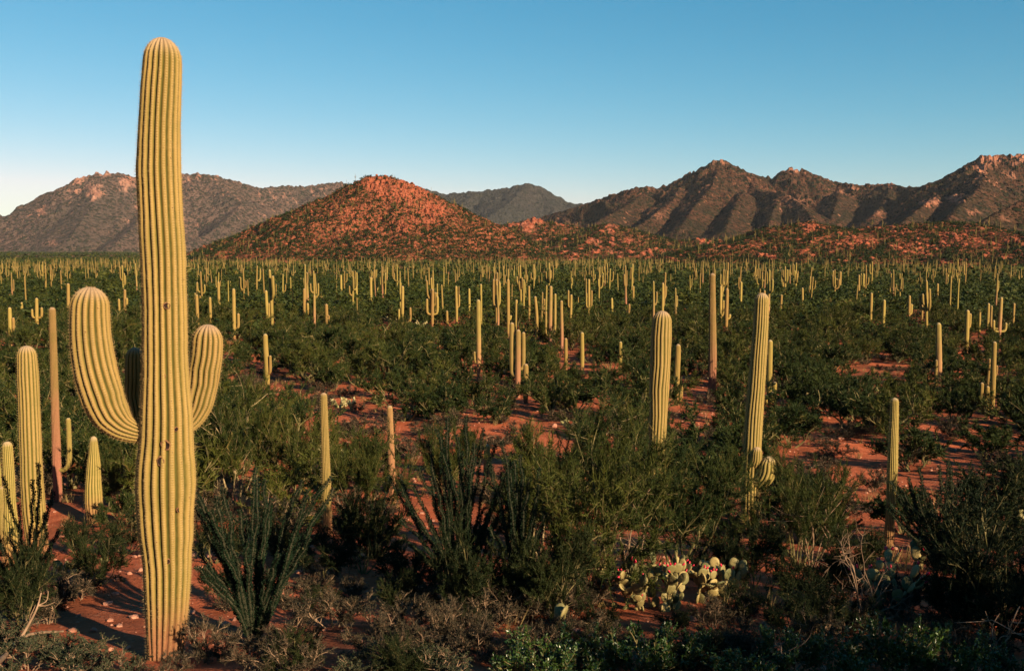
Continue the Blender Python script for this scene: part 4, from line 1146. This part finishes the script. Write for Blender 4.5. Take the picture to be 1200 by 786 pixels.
def ocotillo(px, pyb, tips, label, seed, leafy=True, spread=0.35, r0=0.018):
    """tips: (px, py) of the cane ends"""
    g = np.random.default_rng(seed)
    x, y, z = ground_hit(px, pyb)
    root = ob('ocotillo', None, loc=(x, y, z), label=label, cat='ocotillo', group='ocotillos')
    extra = [(t[0] + g.normal(0, 14), t[1] + abs(g.normal(0, 30))) for t in tips] if leafy and seed != 76 else []
    for tx, ty in list(tips) + extra:
        dy = g.uniform(-spread, spread)
        e = at_depth(tx, ty, y + dy) - np.array([x, y, z])
        hz = np.hypot(e[0], e[1])
        L = np.linalg.norm(e)
        b = np.array([e[0] * 0.03, dy * .06, -0.08])
        c1 = e * [0.32, 0.32, 0.36] + g.normal(0, .02, 3) * L; c2 = e * [0.66, 0.66, 0.70] + g.normal(0, .018, 3) * L
        P = catmull([b, c1, c2, e], 26)
        wob = np.stack([perlin(np.linspace(0, 7, 26) + g.uniform(0, 50), np.full(26, k * 3.7)) for k in range(3)], -1) * 0.045 * np.linspace(0, 1, 26)[:, None]
        ob('cane', cane_mesh(P + wob, g, leafy, r0 * g.uniform(0.85, 1.2)), root)
def fan(cx, top, w_, n, g, drop=0.45):
    u = np.linspace(-1, 1, n) + g.normal(0, 0.08, n)
    return [(cx + w_ * a, top + abs(a) ** 1.5 * w_ * drop + g.uniform(0, 45)) for a in u]
g = np.random.default_rng(5)
ocotillo(297, 748, [(300, 545), (230, 588), (222, 570), (246, 596), (262, 572), (280, 600), (318, 588), (340, 600), (352, 560), (388, 560), (378, 592), (330, 640), (254, 640), (290, 636), (345, 650), (240, 660), (312, 560), (270, 640), (232, 640)], 'leafy dark green ocotillo right of the towering saguaro', 71)
ocotillo(540, 708, [(468, 560), (476, 588), (490, 545), (500, 520), (512, 500), (524, 492), (536, 508), (545, 488), (556, 520), (566, 500), (580, 520), (470, 610), (482, 640), (590, 560), (600, 540), (530, 560), (515, 580), (550, 590), (498, 600), (572, 585), (540, 620), (592, 610), (505, 560)], 'tall spreading leafy ocotillo clump in front of open red soil', 72)
ocotillo(608, 712, [(590, 518), (602, 540), (610, 530), (622, 560), (634, 548), (596, 570), (616, 590), (628, 600), (604, 610), (640, 590)], 'narrow leafy ocotillo beside the tall spreading clump', 73)
ocotillo(1102, 668, fan(1100, 535, 58, 18, g), 'leafy ocotillo fanning out behind the dark shrubs on the right', 74)
ocotillo(965, 640, fan(965, 545, 45, 10, g), 'small ocotillo on red soil beside the palo verde with bare branches', 75)
ocotillo(32, 705, [(5, 560), (22, 592), (45, 545), (64, 574), (12, 620), (52, 600), (38, 560), (3, 640), (70, 620), (60, 650)], 'dark ocotillo canes in front of the stout armless saguaro', 76)
ocotillo(516, 580, fan(517, 490, 14, 7, g, .2), 'dry reddish leafless ocotillo behind the tall spreading clump', 77, False)
ocotillo(440, 655, fan(440, 575, 38, 11, g), 'low leafy ocotillo between the two larger ocotillo clumps', 78)
ocotillo(745, 560, fan(748, 470, 22, 8, g), 'distant thin ocotillo beside the thick white-crowned saguaro', 79)

# ------------------------------------------------------------------ prickly pears, chollas
def pad_template(g, w_=0.8):
    nu, nv = 14, 8
    u = np.arange(nu) * 2 * np.pi / nu
    V = []
    # outline in the x-z plane, egg shaped with its narrow end at the foot; lens thickness in y
    rings = [(1.0, 0.0), (0.86, 0.055), (0.55, 0.085)]
    def outline(sc):
        z = 0.5 + 0.5 * np.sin(u) * sc; x = np.cos(u) * 0.5 * w_ * sc * (0.80 + 0.25 * z)
        return x, z
    for sc, th in [(0.5, -0.085), (0.86, -0.06), (1.0, 0.0), (0.86, 0.06), (0.5, 0.085)]:
        x, z = outline(sc); V.append(np.stack([x, np.full(nu, th) + 0.03 * np.sin(z * 3), z], -1))
    V = np.concatenate(V + [[(0, -0.09, .5)], [(0, 0.09, .5)]])
    j = np.arange(nu); k = (j + 1) % nu
    Q = np.concatenate([np.stack([q * nu + j, q * nu + k, q * nu + nu + k, q * nu + nu + j], -1) for q in range(4)])
    T = np.concatenate([np.stack([k, j, np.full(nu, 5 * nu)], -1), np.stack([4 * nu + j, 4 * nu + k, np.full(nu, 5 * nu + 1)], -1)])
    return V, T, Q
PADS = []
for i in range(4):
    V, T, Q = pad_template(np.random.default_rng(i), 0.72 + 0.08 * i)
    gg = np.random.default_rng(80 + i); mb = MB(); mb.add(V, tris=T, quads=Q)
    a_ = gg.uniform(0, 6.28, 60); q_ = np.sqrt(gg.random(60)) * .95; sd = gg.choice([-1, 1], 60)
    zc_ = .5 + .5 * np.sin(a_) * q_; C_ = np.stack([np.cos(a_) * .5 * (0.72 + 0.08 * i) * q_ * (.8 + .25 * zc_), sd * .075 * np.sqrt(1 - q_ ** 2) + .03 * np.sin(zc_ * 3), zc_], -1)
    D_ = unit(np.stack([gg.normal(0, .5, 60) + np.cos(a_) * q_, sd * (1.2 - q_), gg.normal(-.2, .5, 60)], -1))
    V2, T2 = slivers(C_, D_, gg.uniform(.10, .2, 60), .014, gg); mb.add(V2, tris=T2, m=1)
    PADS.append(mb.mesh('pad', [M['pad'], M['spine']], True))
zz = np.array([0, .15, .5, .85, 1.0]); V, Q = tube(np.stack([0 * zz, 0 * zz, zz], -1), np.array([.22, .36, .42, .36, .16]), 7)
FRUIT = mesh_np('fruit', V, [Q, np.array([[28, 29, 30], [28, 30, 31], [28, 31, 32], [28, 32, 33], [28, 33, 34]])], M['fruit'], smooth_=True)
def prickly_pear(px, pyb, w_px, h_px, label, seed, n0=7, levels=4, size=0.20, fruit=0.5, group=None):
    g = np.random.default_rng(seed)
    x, y, z = ground_hit(px, pyb)
    k = y / F
    root = ob('prickly_pear', None, loc=(x, y, z), label=label, cat='cactus', group=group)
    Wd, Hh = w_px * k, h_px * k
    front = [(np.array([g.uniform(-.5, .5) * Wd * .8, g.uniform(-.3, .3) * Wd * 0.6, -0.03]), np.array([g.normal(0, .2), g.normal(0, .2), 1.0])) for _ in range(n0)]
    cnt = 0
    for lv in range(levels):
        nxt = []
        for (o, d) in front:
            d = unit(d); s = size * g.uniform(0.75, 1.2)
            yaw = g.uniform(-1.0, 1.0) + (0.6 if g.random() < .5 else 0.0)
            Mz = Vector(d).to_track_quat('Z', 'Y').to_matrix() @ Matrix.Rotation(yaw, 3, 'Z')
            p = ob('pad', PADS[int(g.integers(4))], root, loc=o, rot=Mz.to_euler(), scale=(s, s * g.uniform(.8, 1.1), s))
            cnt += 1
            last = lv == levels - 1
            nk = 0 if last else int(g.choice([1, 1, 1, 2])) if lv else int(g.choice([1, 2]))
            for q in range(nk):
                ang = g.uniform(-0.9, 0.9)
                lp = Vector((math.sin(ang) * 0.40, 0, 0.5 + 0.46 * math.cos(ang)))
                wp = np.array(o) + np.array(Mz @ lp) * s
                nd = np.array(Mz @ Vector((math.sin(ang) * 0.8, g.normal(0, .35), 1.0)))
                nxt.append((wp, nd + [0, 0, .25]))
            if (last or nk == 0 or g.random() < .4) and lv >= 1 and g.random() < fruit:
                for q in range(int(g.integers(1, 4))):
                    ang = g.uniform(-0.8, 0.8)
                    ob('fruit', FRUIT, p, loc=(math.sin(ang) * 0.40, 0, 0.5 + 0.46 * math.cos(ang)), rot=(0, ang, 0), scale=(0.21, 0.21, 0.30))
        front = nxt
    return root
prickly_pear(757, 713, 96, 88, 'large prickly pear with sunlit pads and many red fruits', 301, 16, 5, 0.150, 0.5)
prickly_pear(832, 704, 70, 66, 'spreading prickly pear of pale tilted pads beside the large fruiting one', 302, 13, 4, 0.145, 0.15)
prickly_pear(1043, 724, 34, 90, 'small prickly pear with a cluster of red fruits above the dead twigs', 303, 3, 5, 0.17, 0.8)
prickly_pear(1080, 668, 26, 46, 'dark prickly pear with one red-fruited pad by the far-right ocotillo', 304, 2, 3, 0.20, 0.6)
prickly_pear(652, 745, 8, 40, 'single tall pad prickly pear left of the large fruiting one', 305, 1, 2, 0.24, 0.0)
prickly_pear(95, 672, 60, 22, 'low prickly pear of small pale pads behind the red soil patch', 306, 7, 2, 0.14, 0.0)
prickly_pear(1000, 735, 20, 28, 'tiny prickly pear of pale pads in front of the dead twigs', 307, 3, 2, 0.15, 0.1)

def cholla(px, pyb, w_px, h_px, label, group, seed):
    g = np.random.default_rng(seed)
    x, y, z = ground_hit(px, pyb)
    k = y / F; Wd, Hh = w_px * k, h_px * k
    root = ob('cholla_cactus', None, loc=(x, y, z), label=label, cat='cactus', group=group)
    for i in range(int(g.integers(5, 8))):
        az = g.uniform(0, 6.28); e = np.array([math.cos(az) * Wd * .5 * g.uniform(.4, 1), math.sin(az) * Wd * .5 * g.uniform(.4, 1), Hh * g.uniform(.55, 1)])
        mb = MB()
        def joint(a, b, r):
            t = np.linspace(0, 1, 6)
            V, Q = tube(a + (b - a) * t[:, None], r * np.array([.55, .95, 1, 1, .85, .25]), 7); mb.add(V, quads=Q, var=g.uniform(0, 1))
            n = 70; C = a + (b - a) * g.uniform(0, 1, (n, 1)); D = unit(g.normal(size=(n, 3)))
            V, T = slivers(C, D, r * 1.9, r * .14, g); mb.add(V, tris=T, var=g.uniform(.4, 1))
        p0 = np.array([0, 0, -.05]); p1 = e * [.4, .4, .5]
        joint(p0, p1, .045); joint(p1, e, .045)
        for q in range(5):
            o = p1 + (e - p1) * g.uniform(.2, 1); d = unit(g.normal(size=3) + [0, 0, .5]); joint(o, o + d * max(.14, Hh * .16), .04)
        ob('branch', mb.mesh('branch', M['cholla']), root)
CG = 'pale chollas among the shrubs'
for i, (px, b, w_, h_) in enumerate([(398, 478, 26, 12), (442, 474, 18, 9), (490, 462, 18, 13), (382, 540, 30, 22), (408, 538, 18, 12), (412, 480, 14, 14), (625, 440, 16, 9), (838, 452, 22, 14), (868, 400, 14, 9), (1002, 420, 20, 10), (1052, 425, 20, 9), (1185, 460, 24, 20), (1140, 480, 16, 9), (964, 412, 16, 9), (745, 408, 18, 9), (905, 470, 10, 8), (668, 505, 22, 12), (690, 512, 24, 18), (495, 385, 22, 10), (455, 378, 18, 10), (1165, 420, 12, 8), (1030, 460, 16, 8), (320, 435, 9, 18), (780, 448, 14, 8), (1145, 650, 40, 55), (1185, 640, 30, 50)]):
    if i == 24: cholla(px, b, w_, h_, 'pale spiny cholla standing in front of the far-right ocotillo', None, 400 + i)
    elif i == 25: cholla(px, b, w_, h_, 'pale spiny cholla on the dark shrub mass at the right', None, 400 + i)
    else: cholla(px, b, w_, h_, 'low pale yellow cholla among shrubs of the plain', CG, 400 + i)

# ------------------------------------------------------------------ low foreground plants
g = np.random.default_rng(15)
BG = 'bursage shrubs on the red soil'
for i, (px, b, hw, hp) in enumerate([(350, 712, 32, 30), (392, 735, 40, 38), (445, 772, 44, 46), (480, 740, 36, 34), (520, 712, 34, 34), (575, 735, 32, 30), (620, 715, 30, 28), (90, 702, 30, 30), (55, 730, 36, 40), (245, 775, 34, 38), (300, 785, 40, 34), (345, 790, 40, 34), (370, 690, 26, 24), (860, 728, 30, 34), (835, 735, 26, 28), (270, 715, 22, 20), (410, 705, 26, 22), (500, 780, 40, 36), (560, 775, 40, 34), (850, 770, 30, 30), (200, 795, 26, 24), (700, 745, 26, 24), (470, 700, 24, 22), (300, 690, 24, 22), (1085, 770, 30, 26), (1010, 770, 26, 20)]):
    near('burs', 'bursage_shrub', px, b, b - hp, hw, 'low grey-brown twiggy bursage on the foreground soil', 'shrub', BG)
k_ = 0
while k_ < 46:
    px_, b_ = g.uniform(330, 1200), g.uniform(690, 800)
    if 690 < px_ < 870 and b_ > 715 and b_ < 760: continue
    k_ += 1
    near('burs' if k_ % 3 else 'dark_near', 'bursage_shrub' if k_ % 3 else 'dark_shrub', px_, b_, b_ - g.uniform(26, 46), g.uniform(26, 44), 'low grey-brown twiggy bursage on the foreground soil' if k_ % 3 else 'small dark shrub low on the foreground slope', 'shrub', BG if k_ % 3 else 'small dark shrubs low on the foreground slope')
for px_, b_, hw_, t_ in [(15, 700, 40, 640), (92, 652, 28, 612), (150, 648, 32, 606), (250, 660, 40, 600), (330, 660, 40, 605), (380, 680, 40, 630), (470, 690, 36, 640), (255, 705, 26, 668)]:
    near('dark_near', 'dark_shrub', px_, b_, t_, hw_, 'mid-sized dark shrub on the slope around the ocotillos', 'shrub', 'mid-sized dark shrubs around the ocotillos')
GG = 'grey-green brittlebush in the foreground'
for px, b, hw, hp in [(30, 785, 48, 30), (85, 790, 44, 30), (140, 795, 36, 24), (10, 760, 36, 32), (105, 770, 28, 20), (425, 792, 40, 26), (60, 765, 30, 22), (520, 800, 44, 26)]:
    near('grey', 'brittlebush', px, b, b - hp, hw, 'grey-green leafy brittlebush on the foreground soil', 'shrub', GG)
JG = 'glossy jojoba bushes along the front'
for px, b, hw, hp in [(625, 800, 48, 50), (690, 798, 46, 48), (755, 800, 50, 56), (800, 790, 40, 44), (925, 800, 50, 52), (985, 800, 48, 50), (1050, 798, 48, 62), (1105, 800, 46, 52), (1155, 805, 44, 46), (660, 812, 50, 40), (870, 808, 44, 36)]:
    near('jojo', 'jojoba_bush', px, b, b - hp, hw, 'glossy green leafy jojoba bush at the front of the slope', 'shrub', JG)
# grey undergrowth between the mid-distance shrubs
cnt = 0
tries = 0
while cnt < 180 and tries < 4000:
    tries += 1
    y = math.sqrt(g.uniform(16 ** 2, 62 ** 2)); x = g.uniform(-1, 1) * (y * .55)
    wd = g.uniform(0.7, 1.5); h = wd * g.uniform(.4, .6)
    if perlin(x / 5, y / 5 + 20) < -0.1: continue
    if hits_saguaro(x, y, wd): continue
    cnt += 1
    plant('burs', 'bursage_shrub', (x, y, gz(x, y)), h, wd, g, 'low dry grey bursage between shrubs down the slope', 'shrub', 'bursage down the slope')
for sx, sy, rx, ry in SOIL:
    for k in range(5):
        x, y, z = ground_hit(sx + g.uniform(-1.1, 1.1) * rx, sy + g.uniform(-1, 1.4) * ry)
        if hits_saguaro(x, y, .6): continue
        wd = g.uniform(.5, 1.3)
        plant('burs', 'bursage_shrub', (x, y, z), wd * g.uniform(.35, .55), wd, g, 'low dry grey bursage between shrubs down the slope', 'shrub', 'bursage down the slope')
def grass_tpl(g):
    n = 22
    P = np.stack([g.normal(0, .10, n), g.normal(0, .10, n), np.zeros(n)], -1)
    D = unit(np.stack([g.normal(0, .45, n), g.normal(0, .45, n), np.ones(n)], -1))
    V, T = slivers(P, D, g.uniform(.5, 1, n), .03, g)
    return V, T, np.repeat(g.uniform(0, 1, n), 3)
GT = [grass_tpl(np.random.default_rng(i)) for i in range(5)]
n = 5200
y = np.sqrt(g.uniform(8.5 ** 2, 90 ** 2, n)); x = g.uniform(-1, 1, n) * y * .58
ok = (perlin(x / 4, y / 4) + perlin(x / 13, y / 13)) > 0.0
x, y = x[ok], y[ok]; s = g.uniform(.18, .5, len(x))
merge_instances('dry_grass', GT, np.stack([x, y, gz(x, y), s, s], -1), M['grass'], g, 'thin tufts of dry golden grass between the shrubs', 'grass')

# ------------------------------------------------------------------ dead wood
def branch_arrays(mb, P, r, g, lv, n, sides=6):
    V, Q = tube(P, np.linspace(r, r * .35, len(P)), sides); mb.add(V, quads=Q, var=g.uniform(0, 1))
    if lv == 0: return
    L = np.linalg.norm(np.diff(P, axis=0), axis=1).sum()
    for i in range(n):
        k = int(g.integers(len(P) // 3, len(P) - 1)); D = unit(unit(P[k + 1] - P[k]) * .8 + g.normal(0, .6, 3))
        e = P[k] + D * L * g.uniform(.25, .55)
        branch_arrays(mb, catmull([P[k], (P[k] + e) / 2 + g.normal(0, .05, 3) * L, e], 6), r * .5, g, lv - 1, n, 4)
def dead_bush(px, pyb, ends, label, seed, r=0.014, lv=2, n=5, spread=.3):
    g = np.random.default_rng(seed)
    x, y, z = ground_hit(px, pyb)
    root = ob('dead_shrub', None, loc=(x, y, z), label=label, cat='shrub')
    for tx, ty in ends:
        e = at_depth(tx, ty, y + g.uniform(-spread, spread)) - np.array([x, y, z]); L = np.linalg.norm(e)
        P = catmull([(0, 0, -.05), e * [.3, .3, .45] + g.normal(0, .07, 3) * L, e * [.7, .7, .8] + g.normal(0, .07, 3) * L, e], 12)
        mb = MB(); branch_arrays(mb, P, r, g, lv, n)
        ob('branch', mb.mesh('branch', M['dead'], True), root)
dead_bush(1015, 735, [(985, 655), (1000, 662), (1025, 645), (1045, 680), (1060, 700), (975, 690), (1035, 700), (1010, 690), (1052, 720), (990, 705)], 'bare tangled dead twig bush below the slender right saguaro', 601, 0.012, 2, 5)
dead_bush(950, 672, [(930, 605), (940, 630), (975, 605), (985, 588), (938, 590)], 'bare pale forked branches sticking out of a palo verde', 602, 0.016, 1, 3, .15)
dead_bush(735, 690, [(720, 590), (765, 570), (700, 620), (748, 600)], 'dry pale branches inside the broad olive palo verde', 603, 0.014, 1, 4, .5)
dead_bush(1170, 790, [(1150, 725), (1185, 735), (1195, 710)], 'reddish dry stems at the far right foreground', 604, 0.014, 1, 4)
dead_bush(925, 800, [(915, 755), (935, 752), (945, 768), (908, 765)], 'pale dry stems poking out of the jojoba bushes', 605, 0.012, 1, 4)
def dead_branch():
    g = np.random.default_rng(606)
    pts = [(-14, 792, .14), (6, 772, .12), (25, 754, .16), (45, 745, .14), (62, 737, .08), (74, 731, .03)]
    W = []
    for px, py, up in pts:
        x, y, z = ground_hit(px, py + 14); W.append((x, y, z + up + .02))
    W = np.array(W); o = W[0].copy()
    mb = MB()
    branch_arrays(mb, catmull(W - o, 24), .034, g, 0, 0, 8)
    root = ob('dead_branch', mb.mesh('dead_branch', M['dead'], True), loc=o, label='weathered forked dead branch lying at the lower left corner', cat='branch')
    mb = MB(); e = W[2] - o
    branch_arrays(mb, catmull([e, e + [.06, .05, .12], e + [.12, .12, .27], e + [.13, .2, .40]], 12), .018, g, 1, 3, 6)
    ob('fork', mb.mesh('fork', M['dead'], True), root)
dead_branch()

# ------------------------------------------------------------------ stones
import bmesh
def stone_mesh(seed):
    g = np.random.default_rng(seed)
    bm = bmesh.new(); bmesh.ops.create_icosphere(bm, subdivisions=3, radius=0.5)
    f = g.normal(size=(10, 3)); f = unit(f); dd = g.uniform(.26, .46, 10)
    for v in bm.verts:
        c = np.array(v.co)
        for k in range(10):
            t = c @ f[k] - dd[k]
            if t > 0: c = c - f[k] * t * .92
        c = c * (1 + .04 * perlin(c[0] * 6 + seed, c[1] * 6 + c[2] * 5))
        v.co = c
    me = bpy.data.meshes.new('rock'); bm.to_mesh(me); bm.free(); me.materials.append(M['rock'])
    for p in me.polygons: p.use_smooth = False
    return me
ST = [stone_mesh(700 + i) for i in range(5)]
for i, (px, py, w_, lab) in enumerate([(692, 748, 12, 'pinkish rock lit by sun among dark foreground shrubs'), (762, 768, 16, None), (785, 770, 10, None), (745, 772, 9, None), (550, 742, 18, 'flat pink rock on the soil below the tall ocotillo clump'), (110, 740, 12, None), (150, 760, 9, None), (265, 733, 14, 'pink rock at the foot of the leafy ocotillo by the towering saguaro'), (860, 762, 9, None), (600, 745, 8, None), (345, 735, 10, None), (360, 728, 8, None), (1180, 775, 12, 'pink rock under the reddish dry stems'), (475, 515, 7, None), (650, 500, 9, None), (680, 498, 8, None), (985, 515, 10, None), (950, 570, 9, None), (590, 530, 8, None), (1160, 565, 8, None)]):
    x, y, z = ground_hit(px, py); s = w_ * y / F
    ob('rock', ST[i % 5], loc=(x, y, z + s * .12), rot=(g.normal(0, .2), g.normal(0, .2), g.uniform(0, 6)), scale=(s, s * .8, s * .65), label=lab or 'small pink rock lying on bare red soil', cat='rock', group=None if lab else 'small rocks on the soil')
n = 9000
y = np.sqrt(g.uniform(8.5 ** 2, 60 ** 2, n)); x = g.uniform(-1, 1, n) * y * .56; s = .02 + .12 * g.random(n) ** 4
merge_instances('gravel', RT, np.stack([x, y, gz(x, y) + s * .1, s, s], -1), M['rock'], g, 'scattered pink gravel on the red soil', 'gravel')

# ------------------------------------------------------------------ haze: thin air over the whole place
def haze():
    x0, x1, y0, y1, z0, z1 = -11500, 11500, -11500, 11500, -16, 640
    V = np.array([(x, y, z) for x in (x0, x1) for y in (y0, y1) for z in (z0, z1)], float)
    Q = np.array([(0, 1, 3, 2), (4, 6, 7, 5), (0, 4, 5, 1), (2, 3, 7, 6), (0, 2, 6, 4), (1, 5, 7, 3)])
    m, nt, out = mat('thin_haze')
    v = N(nt, 'ShaderNodeVolumePrincipled'); v.inputs['Color'].default_value = (0.80, 0.84, 0.95, 1); v.inputs['Density'].default_value = HAZE
    v.inputs['Anisotropy'].default_value = 0.0
    nt.links.new(v.outputs[0], out.inputs[1])
    ob('haze', mesh_np('haze', V, [Q], m), label='thin pale air over the desert plain', cat='haze', kind='stuff')
HAZE = 0.000016
if HAZE: haze()
